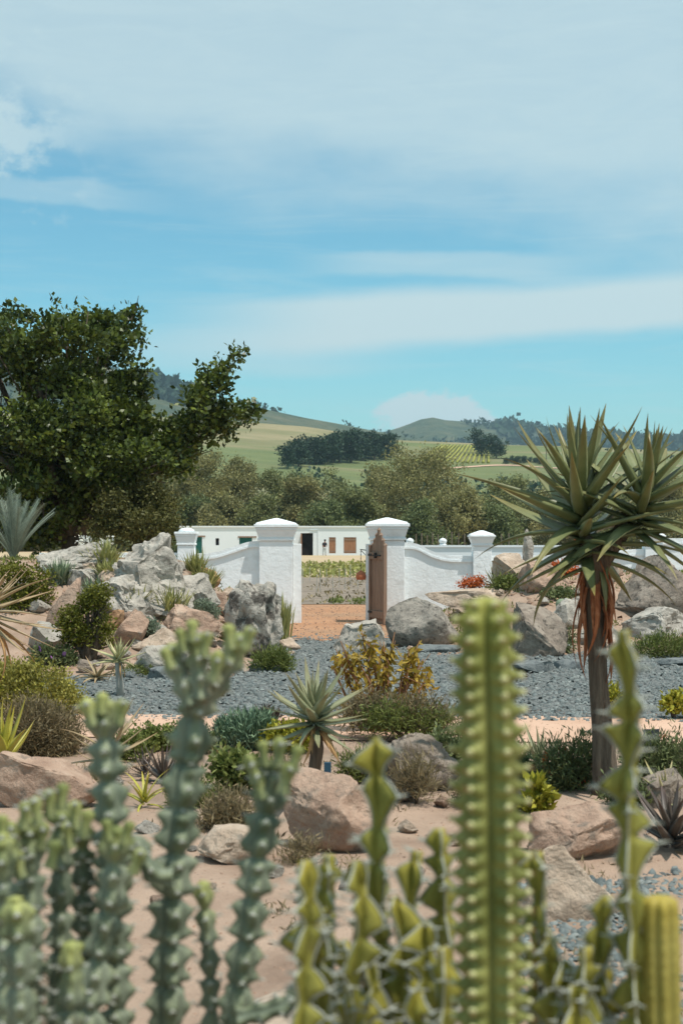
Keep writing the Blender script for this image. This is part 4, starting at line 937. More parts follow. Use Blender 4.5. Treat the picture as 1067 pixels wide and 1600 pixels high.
trunk_aloe('spiky_aloe', 'grey-green spiky aloe on a bent trunk beside the reddish boulder', 492, 1138, 10.6, 92, [(462, 1262), (478, 1232), (491, 1205), (496, 1170), (493, 1135)], [.06, .055, .05, .048, .045], 46, 'aloe_grey', 21, .17, .16, -24, 80, (-.05, -.05, 1), (-.05, -.2), dry=9)
trunk_aloe('small_aloe', 'small pale aloe on a slim grey trunk at the gravel edge', 186, 1036, 18.6, 42, [(189, 1092), (188, 1070), (186, 1050), (186, 1034)], [.05, .05, .045, .05], 26, 'aloe_pale', 22, .17, .10, -12, 80, (0, 0, 1), (.0, -.25), bark='bark_pale', dry=3)
trunk_aloe('edge_aloe', 'large aloe with long narrow pale leaves cut by the left edge', -22, 970, 15.0, 112, [(-28, 1180), (-26, 1060), (-22, 970)], [.09, .08, .08], 56, 'aloe_tan', 23, .09, .22, -55, 75, (.1, -.05, 1), (-.05, .2), dry=6)
def ground_aloe(name, label, px, py, rpx, n, mat, seed, width=.15, lo=0, hi=80, curve=(-.2, -.3), stem=.06, axis=(0, 0, 1), lift=0.02, cat='aloe', thick=.2):
    q = hit(px, py); t = empty(name, q, 0, label, cat); rosette(t, Vector((0, 0, lift)), axis, n, rpx/F_PX*q.y, mat, width, stem, lo, hi, seed, curve, thick); return t
ground_aloe('aloe', 'aloe with narrow tan leaves behind the leftmost tall blue-green cactus', 168, 1212, 92, 40, 'aloe_tan', 31, .09, 0, 80, (-.1, .1), .22, lift=.1)
ground_aloe('aloe', 'dark purplish aloe clump between the two tall blue-green cacti', 256, 1226, 56, 34, 'aloe_dark', 32, .13, 5, 82)
ground_aloe('aloe', 'dark small aloe just left of the purplish aloe clump', 228, 1216, 40, 22, 'aloe_dark', 42, .13, 8, 82)
ground_aloe('aloe', 'grey-green aloe with upcurved leaves between thick cactus and tree aloe', 842, 1200, 62, 24, 'aloe_grey', 33, .13, 5, 80, (-.5, -.4))
ground_aloe('aloe', 'stubby green aloe with pale leaf edges right of the tallest blue-green cactus', 350, 1212, 40, 16, 'aloe', 34, .28, 20, 84, (-.5, -.4))
ground_aloe('aloe', 'dark aloe with blackish leaves at the right edge', 1048, 1330, 88, 34, 'aloe_dark', 35, .17, 0, 75, (.1, -.2), .15)
ground_aloe('aloe', 'pale yellow-green aloe above the blackish aloe at the right edge', 1040, 1258, 58, 24, 'aloe_pale', 36, .17, 5, 82, (-.2, -.3))
ground_aloe('aloe', 'small spiky grey aloe on the bank left of the tree aloe leaves', 772, 918, 36, 30, 'aloe_grey', 37, .09, -5, 80)
ground_aloe('yellow_aloe', 'upright yellow-green aloe at the left edge by the dry shrub', 8, 1196, 84, 16, 'aloe_yellow', 38, .17, 40, 86, (.1, -.1), .12)
ground_aloe('strap_plant', 'yellow-green strap-leaved plant sprawling between the tall blue-green cacti', 226, 1262, 66, 14, 'aloe_yellow', 39, .11, 15, 82, (1.2, .8), .03, cat='plant')
ground_aloe('strap_plant', 'dry tan strap-leaved plant beside the smooth pink boulder', 118, 1240, 50, 12, 'aloe_tan', 40, .10, 15, 80, (1.0, .8), .03, cat='plant')
ground_aloe('agave', 'single pointed yellow-green succulent in the gap of the leftmost cactus clump', 86, 1610, 104, 9, 'aloe_yellow', 41, .15, 45, 88, (.2, -.2), .03, cat='succulent')
ground_aloe('dry_aloe', 'withered tan aloe lying at the gravel edge below the jade bush', 152, 1064, 48, 20, 'aloe_tan', 43, .14, 0, 50, (.6, .4), .05)

# ------------------------------------------------------------------ strappy clumps, shrubs, cushions
def strap_clump(px, py, rpx, hpx, mat, label, n=130, seed=1, d=None, w=.05, name='strappy_clump', cat='plant', group='strappy clumps on the rockery', droop=.9):
    q = hit(px, py) if d is None else Vector((PX(px, d), d, PZ(py, d))); rg = np.random.default_rng(seed); k_ = q.y/F_PX; m = MB()
    for i in range(n):
        az = rg.uniform(0, 6.283); lean_ = rg.uniform(.05, 1)**.7; L_ = hpx*k_*rg.uniform(.75, 1.2)*(1.1-.15*lean_); sp = rpx*k_*lean_*1.05; w_ = w*rg.uniform(.7, 1.2)*.5; T_ = rg.uniform(0, 1); V = []
        for j in range(5):
            s = j/4; rr = sp*s; zz = L_*(s-(.38*droop*lean_)*s*s); a = Vector((math.cos(az)*rr, math.sin(az)*rr, zz)); sd = Vector((-math.sin(az), math.cos(az), 0))*w_*(1-s**2)*1.0; V += [a-sd, a+sd]
        o = Vector((rg.normal()*.18*rpx*k_, rg.normal()*.18*rpx*k_, -.02)); m.add([v+o for v in V], [(2*j, 2*j+1, 2*j+3, 2*j+2) for j in range(4)], float(T_))
    t = empty(name, q, 0, label, cat, group); m.build('leaves', M[mat], t)
    MB().tube([(0, 0, -.1), (0, 0, .06)], [rpx*k_*.3, rpx*k_*.12], 8).build('crown_base', M['bark'], t)
    return t
for i, a in enumerate([(165,892,30,44,'strap','pointed yellow-green strappy clump at the top beside the big crag',27.2),(172,905,26,28,'strap','low pale strappy clump just below the topmost one',26.8),
        (96,912,28,36,'strap_blue','blue-green strappy clump under the long flat-topped grey rock',26.4),(152,938,36,34,'strap_blue','blue-grey strappy clump just above the jade bush',25.2),
        (212,958,36,48,'strap','large strappy clump below the big crag, left of a similar one',24.0),(266,966,38,48,'strap','large strappy clump below the big crag, right of a similar one',24.1),
        (306,900,24,36,'strap','strappy clump at the right end of the crag by the small rounded pillar',27.6),(322,918,32,32,'strap','strappy clump in front of the orange rock by the garden wall',26.6),
        (440,1000,18,64,'strap','narrow strappy clump between hollowed rock and left gate pillar',26.5)]):
    strap_clump(a[0], a[1], a[2]*1.15, a[3]*1.15, a[4], a[5], 170, 400+i, a[6] if a[1] < 883 else None, w=.045)
def shrub(px, py, blobs, d, nclus, per, leaf, mat, label, name='shrub', cat='shrub', stem='bark', sr=.03, aspect=.6, spread=None, shell=.4, up=.4, flowers=None, group=None):
    """blobs: (px, py, rx, ry) in photo pixels at distance d; foliage + stems (+ flowers)"""
    q = hit(px, py) if d is None else Vector((PX(px, d), d, PZ(py, d))); d = q.y; k_ = d/F_PX; rg = np.random.default_rng(int(px*3+py))
    t = empty(name, q, 0, label, cat, group)
    lob = [(PX(a, d)-q.x, rg.uniform(-.3, .3)*r*k_, PZ(b_, d)-q.z, r*k_, r*k_, s*k_) for a, b_, r, s in blobs]
    P, dd = lobe_points(lob, nclus, shell, rg); PP = np.repeat(P, per, 0)+rg.normal(size=(nclus*per, 3))*(spread or leaf); DD = np.repeat(dd, per, 0); kp = PP[:, 2] > -.02; PP, DD = PP[kp], DD[kp]
    V, Fq, T = leaves_np(PP, leaf, up, .4, aspect, rg, DD); link('foliage', npmesh('foliage', V, Fq, M[mat], False, T), t)
    m = MB()
    for l in lob:
        e = Vector(l[:3]); m.tube([(rg.normal()*sr, rg.normal()*sr, -.08), e*.5+Vector((rg.normal()*.05, 0, .02)), e], [sr, sr*.7, sr*.3], 6)
        for _ in range(4): m.tube([e*rg.uniform(.5, .95), e+Vector(rg.normal(size=3))*l[3]*.6], [sr*.3, sr*.12], 4)
    m.build('stems', M[stem], t, True)
    if flowers:
        fm, fn, fs = flowers; P, dd = lobe_points(lob, fn, .95, rg); P[:, 2] = np.abs(P[:, 2]); P = np.repeat(P, 5, 0)+rg.normal(size=(fn*5, 3))*fs*.2
        V, Fq, T = leaves_np(P, fs, .8, .3, .8, rg); link('flowers', npmesh('flowers', V, Fq, M[fm], False, T), t)
    return t
shrub(138,1036,[(114,962,18,13),(150,945,18,12),(156,927,18,11),(122,984,20,12),(160,975,15,14),(102,978,12,12),(134,1000,17,9),(166,996,9,10),(138,940,13,10),(108,1000,10,8)],None,760,9,.045,'jade','round yellow-green jade bush on bare stems in the left rockery','jade_bush',sr=.06,spread=.05)
shrub(35,1000,[(20,900,26,20),(55,905,24,16),(60,930,22,18),(30,940,30,24),(66,962,12,10),(20,970,18,16),(50,975,12,10)],24.5,620,8,.06,'jade','dark olive jade bush at the left behind the pale aloe leaves','jade_bush',sr=.05,spread=.06)
shrub(224,996,[(224,980,21,15),(212,984,12,10),(238,982,12,10)],None,420,9,.035,'silver','silver-grey cushion plant on the slope beside the pink boulder','cushion_plant','plant',spread=.03)
shrub(318,966,[(316,952,20,13),(332,956,12,9)],None,320,9,.035,'silver','silver cushion plant between white rock and hollowed rock','cushion_plant','plant',spread=.03)
shrub(82,1038,[(70,1022,18,12),(95,1026,18,12),(108,1030,14,9)],None,300,9,.05,'bushgreen','small dark green plant with purple blooms below the jade bush','flowering_plant','plant',spread=.04,flowers=('purple_flower',6,.07))
shrub(425,1050,[(412,1036,18,12),(432,1032,18,16),(446,1040,10,9)],None,420,8,.07,'grassgreen','green grass tuft at the foot of the hollowed rock','grass_tuft','plant',aspect=.18,spread=.05,up=1.2)
shrub(212,1056,[(206,1050,22,7),(232,1052,16,6)],None,200,8,.05,'grassgreen','low green tuft beside the slim-trunked aloe','grass_tuft','plant',aspect=.25,spread=.04,up=1.0)
shrub(50,1178,[(10,1080,60,46),(60,1085,52,42),(100,1108,34,30),(-20,1110,50,50),(70,1120,46,30)],16.8,2600,10,.04,'yellowmound','broad yellow-green flowering mound at the left edge','mound_shrub',spread=.05,shell=.75,flowers=('lime',260,.035))
shrub(70,1200,[(50,1130,44,32),(85,1145,38,30),(30,1160,36,28),(100,1170,26,24),(60,1175,40,24)],13.6,1500,9,.06,'drybrush','dry brown twiggy shrub in front of the yellow-green mound','dry_shrub',aspect=.16,spread=.05,up=.8,shell=.6)
shrub(382,1172,[(360,1146,20,22),(385,1142,24,24),(408,1140,16,22),(345,1156,14,14),(395,1160,22,12)],None,520,7,.085,'senecio','blue-green finger succulent clump right of the tallest blue-green cactus','finger_succulent','succulent',aspect=.16,spread=.03,up=1.4)
shrub(420,1150,[(412,1130,12,14),(425,1126,10,12)],None,120,7,.08,'aloe_dark','small reddish rosette plant behind the blue-green finger succulents','rosette_plant','succulent',aspect=.2,spread=.03,up=1.2)
shrub(462,1176,[(440,1152,22,14),(468,1148,24,16),(452,1162,26,10)],None,420,8,.045,'lime','bright lime bush behind the spiky grey aloe','lime_bush',spread=.035)
shrub(380,1240,[(365,1200,24,20),(392,1210,24,18),(350,1215,18,14)],None,420,8,.05,'grassgreen','low grey-green groundcover below the finger succulents','groundcover_plant','plant',spread=.04)
shrub(352,1302,[(338,1285,22,16),(368,1278,26,18),(350,1262,18,16),(385,1290,14,12)],None,420,8,.06,'drybrush','dry grassy tuft beside the flat tan rock','dry_tuft','plant',aspect=.14,spread=.05,up=1.0)
shrub(250,1172,[(232,1158,24,14),(268,1156,24,14),(300,1152,18,12)],None,420,8,.05,'grassgreen','low green shrub at the path edge left of the tallest blue-green cactus','path_shrub',spread=.045)
shrub(680,1150,[(580,1112,30,22),(620,1118,30,22),(660,1118,30,24),(690,1125,20,18),(555,1120,20,18)],14.6,700,8,.06,'drybrush','low mixed scrub under the yellow-leaved shrub','low_scrub',spread=.06,aspect=.2,up=.7)
shrub(640,1150,[(600,1122,34,14),(650,1130,30,13),(690,1132,16,12)],14.4,330,8,.06,'grassgreen','green undergrowth at the foot of the yellow-leaved shrub','undergrowth','plant',spread=.06,aspect=.2,up=.8)
shrub(895,1250,[(870,1200,24,26),(900,1190,26,30),(885,1225,36,24),(920,1225,26,24),(930,1180,18,20),(850,1235,20,16)],11.6,620,8,.06,'bushgreen','grey-green bush with orange blooms at the foot of the tree aloe','flowering_bush',spread=.06,shell=.3,aspect=.2,up=.8,flowers=('orange_flower',13,.05))
shrub(1030,1235,[(1000,1195,24,26),(1030,1180,28,28),(1060,1195,28,36),(1010,1220,24,18),(1045,1222,30,20)],12.0,620,8,.06,'bushgreen','leafy green bush with orange blooms at the right edge','flowering_bush',spread=.06,shell=.3,aspect=.2,up=.8,flowers=('orange_flower',8,.05))
shrub(838,1276,[(840,1240,15,13),(832,1262,12,10),(845,1252,12,10)],10.6,46,7,.10,'lime','small plant with bright yellow-green rosettes right of the thick cactus','rosette_plant','plant',aspect=.4,spread=.02,up=.6)
shrub(952,1100,[(958,1088,12,12),(950,1096,10,10)],15.0,60,7,.08,'lime','little yellow-green plant showing behind the tree aloe trunk','path_plant','plant',aspect=.4,spread=.03)
shrub(1030,1030,[(1010,1014,24,14),(1040,1010,26,18),(1065,1016,20,14)],24.6,520,8,.07,'grassgreen','green tuft below the pale wedge rock at the right edge','grass_tuft','plant',aspect=.2,spread=.06,up=1.0)
shrub(882,1022,[(880,1010,14,12),(888,998,10,12)],25.4,170,8,.06,'bushgreen','small plant with white blooms beside the grey-brown boulder','flowering_plant','plant',aspect=.3,spread=.05,flowers=('white_flower',4,.07))
shrub(1056,1110,[(1056,1100,16,10)],16.2,120,7,.06,'lime','small lime plant on the gravel at the right edge','path_plant','plant',spread=.04)
shrub(735,918,[(728,912,8,5),(742,910,9,5),(753,907,6,4)],30.2,120,7,.05,'orange_flower','low orange-flowered cushion left of the small spiky aloe on the bank','orange_cushion','plant',spread=.05)
shrub(805,925,[(790,912,22,10),(825,910,22,10),(850,918,20,9)],29.6,420,8,.06,'grassgreen','green cushion plant on the bank behind the thick cactus','cushion_plant','plant',spread=.05)
shrub(868,905,[(858,893,18,9),(880,890,20,10),(842,898,12,7)],30.0,320,8,.06,'orange_flower','orange-flowered cushion on the bank behind the drooping aloe leaf','orange_cushion','plant',spread=.05)
shrub(880,940,[(870,930,24,9),(896,932,18,9)],28.6,320,8,.06,'bushgreen','dark green cushion beneath the orange flowers on the bank','cushion_plant','plant',spread=.05)
shrub(918,862,[(922,850,14,9),(908,854,10,7)],31.5,200,8,.06,'orange_flower','orange flowers glimpsed between the two heads of the tree aloe','orange_cushion','plant',spread=.05)
shrub(150,852,[(133,848,7,4),(166,850,6,4)],29.8,34,6,.06,'white_flower','white blooms along the top of the long flat rock','white_bloom','plant',spread=.06)
rg = np.random.default_rng(12)
x = np.concatenate([rg.uniform(-8.5, -1.7, 420), rg.uniform(2.2, 8, 320)]); y = np.concatenate([rg.uniform(21.6, 29.5, 420), rg.uniform(26.5, 33, 320)])
kp = vnoise(np.stack([x*.8, y*.8, 0*x], -1), 9) > -.1; x, y = x[kp], y[kp]
P = np.repeat(np.stack([x, y, Hv(x, y)], -1), 26, 0); P = P+rg.normal(size=P.shape)*[.10, .10, .03]; V, Fq, T = leaves_np(P, .075, .9, .5, .3, rg)
tag(link('bank_groundcover', npmesh('bank_groundcover', V, Fq, M['grassgreen'], False, T)), 'sparse low green growth between the rockery stones', 'groundcover', kind='stuff')
x = rg.uniform(-4, 4, 520); y = rg.uniform(6.0, 13.8, 520); kp = vnoise(np.stack([x*.9, y*.9, 0*x], -1), 19) > .0; x, y = x[kp], y[kp]
P = np.repeat(np.stack([x, y, Hv(x, y)], -1), 22, 0); P = P+rg.normal(size=P.shape)*[.05, .05, .012]; V, Fq, T = leaves_np(P, .05, .8, .5, .2, rg)
tag(link('dry_litter', npmesh('dry_litter', V, Fq, M['drybrush'], False, T)), 'dry grass wisps and litter on the sandy bed', 'litter', kind='stuff')
# dry branching stem on the bank
q = hit(725, 905); t = empty('dry_stalk', q, 0, 'short forked dry stalk in front of the right garden wall', 'stalk'); s_ = q.y/F_PX
MB().tube([(0, 0, -.05), (.2*s_, 0, 18*s_), (0, 0, 28*s_)], [.035, .03, .025], 7).build('stem', M['rock_tan'], t)
for a in (-1, -.3, .5, 1.1): MB().tube([(0, 0, 27*s_), (a*5*s_, .02, 33*s_), (a*8*s_, .02, 36*s_)], [.022, .014, .005], 6).build('branch', M['rock_pink'], t)
# round pale cactus on the boulder
q = Vector((PX(877, 27.4), 27.4, PZ(952, 27.4))); t = empty('round_cactus', q, 0, 'pale round ball cactus perched on the rocks behind the grey-brown boulder', 'cactus')
V0, F0 = ICO[4]; th = np.arctan2(V0[:, 1], V0[:, 0]); P = V0*(1+.05*np.cos(th*16)*(1-V0[:, 2]**2))[:, None]*.115; P[:, 2] += .09
link('ribbed_body', npmesh('ribbed_body', P, F0, M['silver'], True, np.full(len(P), .8)), t)
# yellow-leaved dry shrub by the path
def yellow_shrub():
    d = 15.2; q = Vector((PX(605, d), d, 0)); k_ = d/F_PX; t = empty('yellow_leaved_shrub', q, 0, 'straggly shrub with bare stems and withered yellow leaves in front of the gravel', 'shrub'); rg = np.random.default_rng(71); m = MB(); PL = []
    for tip in [(532,1000),(548,1012),(565,985),(520,1040),(585,1020),(600,1005),(618,990),(630,1030),(655,1000),(648,1040),(672,1052),(575,1045),(612,1050),(640,1065),(540,1030),(575,1000),(640,1010),(662,1030),(600,1040),(525,1015),(556,1060),(590,1075),(665,1080),(628,1085)]:
        e = Vector((PX(tip[0], d)-q.x, rg.uniform(-.25, .25), PZ(tip[1], d))); b0 = Vector((rg.normal()*.08+e.x*.3, rg.normal()*.06, -.05)); mid = b0.lerp(e, .55)+Vector((rg.normal()*.06, rg.normal()*.06, .03))
        m.tube([b0, b0.lerp(mid, .5), mid, mid.lerp(e, .6), e], [.022, .018, .014, .009, .004], 6)
        for _ in range(3): m.tube([mid.lerp(e, rg.uniform(0, .8)), mid.lerp(e, rg.uniform(.3, 1))+Vector(rg.normal(size=3))*.09], [.007, .003], 4)
        for s in rg.uniform(.35, .85, 3):
            c_ = mid.lerp(e, s)*1.0 if s > .5 else b0.lerp(mid, s+.3); PL.append((c_.x, c_.y, c_.z))
    m.build('stems', M['stem_brown'], t, True)
    P = np.repeat(np.array(PL), 16, 0)+rg.normal(size=(len(PL)*16, 3))*[.035, .035, .055]; V, Fq, T = leaves_np(P, .095, -.9, .4, .4, rg)
    link('leaves', npmesh('leaves', V, Fq, M['yellowleaf'], False, T), t)
yellow_shrub()
for (px, py, bl, n_, lf, mt, lb, nm, ct, asp, up_) in [
  (300,1178,[(292,1162,18,14),(312,1158,16,14)],260,.05,'bushgreen','low leafy shrub directly behind the tallest blue-green cactus','low_shrub','shrub',.4,.6),
  (432,1228,[(424,1214,16,13),(442,1208,14,13)],220,.06,'drybrush','dry wispy tuft left of the spiky grey aloe trunk','dry_tuft','plant',.14,1.0),
  (560,1222,[(552,1204,16,16),(572,1200,16,18)],240,.06,'grassgreen','grassy tuft just right of the reddish boulder top','grass_tuft','plant',.16,1.0),
  (648,1256,[(636,1222,16,24),(660,1226,18,22),(648,1208,14,20)],230,.07,'drybrush','dry twiggy plant in front of the brown rock ledge','twiggy_plant','plant',.10,1.2),
  (702,1192,[(694,1172,18,18),(716,1168,14,16)],260,.05,'bushgreen','leafy plant left of the thick cactus at the rock ledge','leafy_plant','plant',.4,.6),
  (742,1262,[(730,1240,18,18),(756,1244,16,16)],240,.06,'drybrush','dry tuft hidden behind the thick cactus','dry_tuft','plant',.14,1.0),
  (812,1222,[(806,1204,16,16),(822,1210,14,12)],240,.05,'bushgreen','small leafy plant by the upcurved grey-green aloe','leafy_plant','plant',.4,.6),
  (196,1190,[(188,1172,18,16),(208,1170,16,14)],260,.05,'grassgreen','green plant behind the leftmost tall blue-green cactus','leafy_plant','plant',.3,.8),
  (140,1250,[(132,1236,16,12),(152,1238,14,11)],200,.06,'drybrush','dry tuft at the right end of the smooth pink boulder','dry_tuft','plant',.12,1.0),
  (300,1262,[(288,1246,16,12),(312,1244,16,13)],220,.055,'grassgreen','low tuft between the purplish aloe and the flat tan rock','grass_tuft','plant',.16,1.0),
  (470,1350,[(462,1338,14,10),(480,1336,12,10)],160,.05,'drybrush','dry wisps at the foot of the reddish boulder','dry_tuft','plant',.12,1.0),
  (975,1262,[(966,1240,18,18),(988,1244,16,16)],260,.05,'bushgreen','leafy plant directly right of the tree aloe trunk','leafy_plant','plant',.3,.8),
  (780,1180,[(772,1160,16,16),(790,1164,12,12)],220,.05,'bushgreen','leafy plant at the path edge behind the thick cactus','leafy_plant','plant',.3,.8)]:
    shrub(px, py, bl, None, n_, 7, lf, mt, lb, nm, ct, aspect=asp, spread=.05, up=up_, sr=.012)
for px, py, w in [(230,1300,44),(172,1282,36),(640,1300,40),(706,1322,34),(424,1372,40),(250,1420,34),(545,1392,36),(690,1262,30),(330,1390,22),(470,1412,26),(600,1270,24),(770,1290,34),(205,1355,28),(395,1440,30),(520,1352,22),(300,1330,20),(655,1370,30),(1000,1345,34),(930,1240,26),(180,1226,30),(262,1276,26),(412,1262,28)]:
    loose(px, py, w, 'small loose stone lying on the sandy ground behind the foreground cacti', 'loose stones of the near bed')
# cycad at the left edge
def cycad():
    d = 29.5; q = Vector((PX(22, d), d, 1.35)); t = empty('cycad', q, 0, 'blue-grey cycad with stiff upright feathery fronds at the left edge', 'cycad'); rg = np.random.default_rng(5); k_ = d/F_PX
    MB().tube([(0, 0, -.5), (0, 0, .25)], [.25, .2], 12).build('trunk', M['bark'], t)
    for i in range(34):
        az = rg.uniform(0, 6.283); lean_ = rg.uniform(.05, 1.0); L_ = rg.uniform(1.2, 1.6); m = MB(); pts = []
        for j in range(9):
            s = j/8; pts.append(Vector((math.cos(az)*L_*lean_*s**1.25*.85, math.sin(az)*L_*lean_*s**1.25*.85, .2+L_*s*(1-.25*lean_*s))))
        m.tube(pts, [.014*(1-.8*j/8)+.003 for j in range(9)], 4, [.6]*9); sd = Vector((-math.sin(az), math.cos(az), 0))
        for j in range(34):
            s = .12+.87*j/33; f = s*8; a = pts[int(f)].lerp(pts[min(8, int(f)+1)], f-int(f)); dr = (pts[min(8, int(f)+1)]-pts[int(f)]).normalized()
            for sg in (-1, 1):
                tip = a+(sd*sg*.8+dr*.75+Vector((0, 0, .1)))*.24*(1-.55*s)*rg.uniform(.85, 1.1); w_ = dr*.010
                m.add([a-w_, a+w_, tip], [(0, 1, 2)], float(rg.uniform(.2, .8)))
        m.build('frond', M['cycad'], t)
cycad()
# blue stake and slate plant label
q = hit(511, 1206); t = tag(MB().box(-.028, .028, -.012, .012, -.1, .22).build('blue_stake', M['blue'], None, bevel=.004), 'blue flat stake standing behind the reddish boulder by the spiky aloe', 'stake'); t.location = (PX(511, 10.9), 11.3, .07)
q = Vector((PX(1017, 13.4), 13.4, 0)); t = empty('plant_label', q, .1, 'small dark plant label on a stake beside the path at right', 'label')
MB().box(-.075, .075, -.008, .008, .10, .27).build('label_plate', M['slate_sign'], t, bevel=.004); MB().box(-.012, .012, .0085, .02, -.1, .25).build('label_stake', M['iron'], t)

# ------------------------------------------------------------------ foreground cacti
def sweep(pts, R, ribs, step, tooth, tooth_amp, seg=0.0, seg_amp=.25, inner=.55, phase=0.0, sharp=1.0, young=0.0, taper=.06, tw=0.0, grow=None):
    """ribbed succulent stem along a polyline; returns MB, and the list of (point, outward, tangent, rib, s) at every tooth"""
    raw = [Vector(p) for p in pts]; pts = [raw[0]]
    for a, b_ in zip(raw[:-1], raw[1:]):
        k_ = max(1, round((b_-a).length/.16)); pts += [a.lerp(b_, (i+1)/k_) for i in range(k_)]
    seglen = [0.0]
    for a, b_ in zip(pts[:-1], pts[1:]): seglen.append(seglen[-1]+(b_-a).length)
    Lt = seglen[-1]; n = max(6, int(Lt/step))
    def at(s):
        for i in range(len(pts)-1):
            if s <= seglen[i+1] or i == len(pts)-2:
                f = (s-seglen[i])/(seglen[i+1]-seglen[i]); p0 = pts[max(0, i-1)]; p1, p2 = pts[i], pts[i+1]; p3 = pts[min(len(pts)-1, i+2)]
                return .5*((2*p1)+(p2-p0)*f+(2*p0-5*p1+4*p2-p3)*f*f+(3*p1-p0-3*p2+p3)*f**3)
    per = ribs*8; V = []; Fs = []; T = []; areoles = []
    lastk = [None]*ribs
    for i in range(n+1):
        s = Lt*i/n; p = at(s); d = (at(min(Lt, s+.01))-at(max(0, s-.01))).normalized(); a = d.cross(Vector((.1, 1, .05))).normalized(); b_ = a.cross(d)
        e = min(1, (Lt-s)/taper); tip = math.sqrt(max(.0, 1-(1-e)**2))*.97+.03
        g = 1.0
        if seg: u = (s/seg) % 1.0; g = 1-seg_amp*(math.exp(-((u)/.09)**2)+math.exp(-((1-u)/.09)**2))
        if grow: g *= grow(s/Lt)
        yg = max(0, 1-(Lt-s)/young) if young else 0
        for j in range(per):
            q_ = 2*math.pi*j/per; c_ = abs(math.cos(ribs*q_/2+phase+tw*s))**sharp
            tt = 1+tooth_amp*c_**3*math.cos(2*math.pi*s/tooth+.9*math.sin(s*23+j//8*1.7))
            r = R*tip*g*(inner+(1-inner)*c_)*tt*(1+.012*math.cos(2*math.pi*s/tooth*2)+.02*math.sin(s*31+q_*3)); V.append(p+(a*math.cos(q_)+b_*math.sin(q_))*r); T.append(min(1, yg+.25*c_**6))
        kk = int(s/tooth)
        if i and kk != int(Lt*(i-1)/n/tooth) and Lt-s > .006:
            for rb in range(ribs):
                q_ = (2*math.pi*rb-2*(phase+tw*s))/ribs; o_ = a*math.cos(q_)+b_*math.sin(q_); areoles.append((p+o_*R*tip*g*(1+tooth_amp), o_, d, rb, s))
    for i in range(n):
        for j in range(per): Fs.append((i*per+j, i*per+(j+1) % per, (i+1)*per+(j+1) % per, (i+1)*per+j))
    Fs.append(tuple(range(n*per, (n+1)*per)))
    return MB().add(V, Fs, T), areoles
def px_path(pl_, d): return [(PX(a, d+(c_ if c_ else 0)), d+(c_ if c_ else 0), PZ(b_, d+(c_ if c_ else 0))) for a, b_, c_ in [(p+(0,))[:3] for p in pl_]]
PADV = (ICO[2][0]*[1, .8, .8], ICO[2][1])
PAD_ME = npmesh('spine_pad', PADV[0]*.0062, PADV[1], M['pad'], True)
def blue_stem(t, path, d, wpx, young=.1, seg=.082, name='stem', ribs=4, ph=0.55, ground=True):
    wpx = wpx*.72; tooth = .046*random.uniform(.85, 1.15); ph = ph+random.uniform(-.25, .25)
    pts = px_path(path, d)
    if ground: pts = [(pts[0][0]*1.0, pts[0][1], -.05)]+pts
    base = t.location; R = wpx*.5/F_PX*d
    mb, ar = sweep([Vector(p)-base for p in pts], R, ribs, .0075, tooth, .24, seg*random.uniform(.85, 1.2), .50, .54, ph, .8, young, R*1.2)
    st = mb.build(name, M['euph_blue'], t, True); m = MB(); rg = random.Random(int(wpx*10+path[-1][0]))
    zmin = .45
    for p, o_, dd, rb, s in ar:
        if (p+base).z < zmin: continue
        sd = o_.cross(dd)
        for sg in (-1, 1):
            e = p+(o_*.9+sd*sg*.6+dd*.15*rg.uniform(-1, 1))*.013*rg.uniform(.7, 1.2); m.tube([p-o_*.002, e], [.0022, .0006], 4)
        m.add([p+o_*.001+(sd*math.cos(a)*.0052+dd*math.sin(a)*.0062) for a in np.linspace(0, 6.283, 7)[:-1]]+[p+o_*.005], [(i, (i+1) % 6, 6) for i in range(6)])
    if m.v: tag(m.build('spines', M['margin'], st), kind='stuff')
    return st
def bud(t, px, py, d, wpx, hpx, lean=(0, 0), nm='bud'):
    return blue_stem(t, [(px-lean[0]*.5, py+hpx*.5), (px, py), (px+lean[0]*.5, py-hpx*.5)], d, wpx, .09, 0, nm, ground=False)
# plant 1: the tall stem left, with a lower companion
D1 = 3.0
t = empty('blue_euphorbia', (PX(176, D1), D1, 0), 0, 'tall blue-green columnar cactus with a blunt top, left of the tallest one', 'cactus', 'blue-green columnar cacti')
blue_stem(t, [(182, 1600), (178, 1400), (172, 1250), (166, 1170), (166, 1092)], D1, 70, .07)
for b_ in [(140, 1112, 30, 44, (-14, 0)), (190, 1112, 24, 40, (6, 0)), (160, 1098, 26, 34, (0, 0))]: bud(t, b_[0], b_[1], D1-.03, b_[2], b_[3], b_[4])
blue_stem(t, [(140, 1610, -.12), (158, 1480, -.1), (178, 1380, -.1), (184, 1290, -.1)], D1, 64, .09)
for b_ in [(168, 1296, 24, 34, (-6, 0)), (200, 1300, 24, 36, (8, 0)), (215, 1345, 26, 40, (14, 0))]: bud(t, b_[0], b_[1], D1-.14, b_[2], b_[3], b_[4])
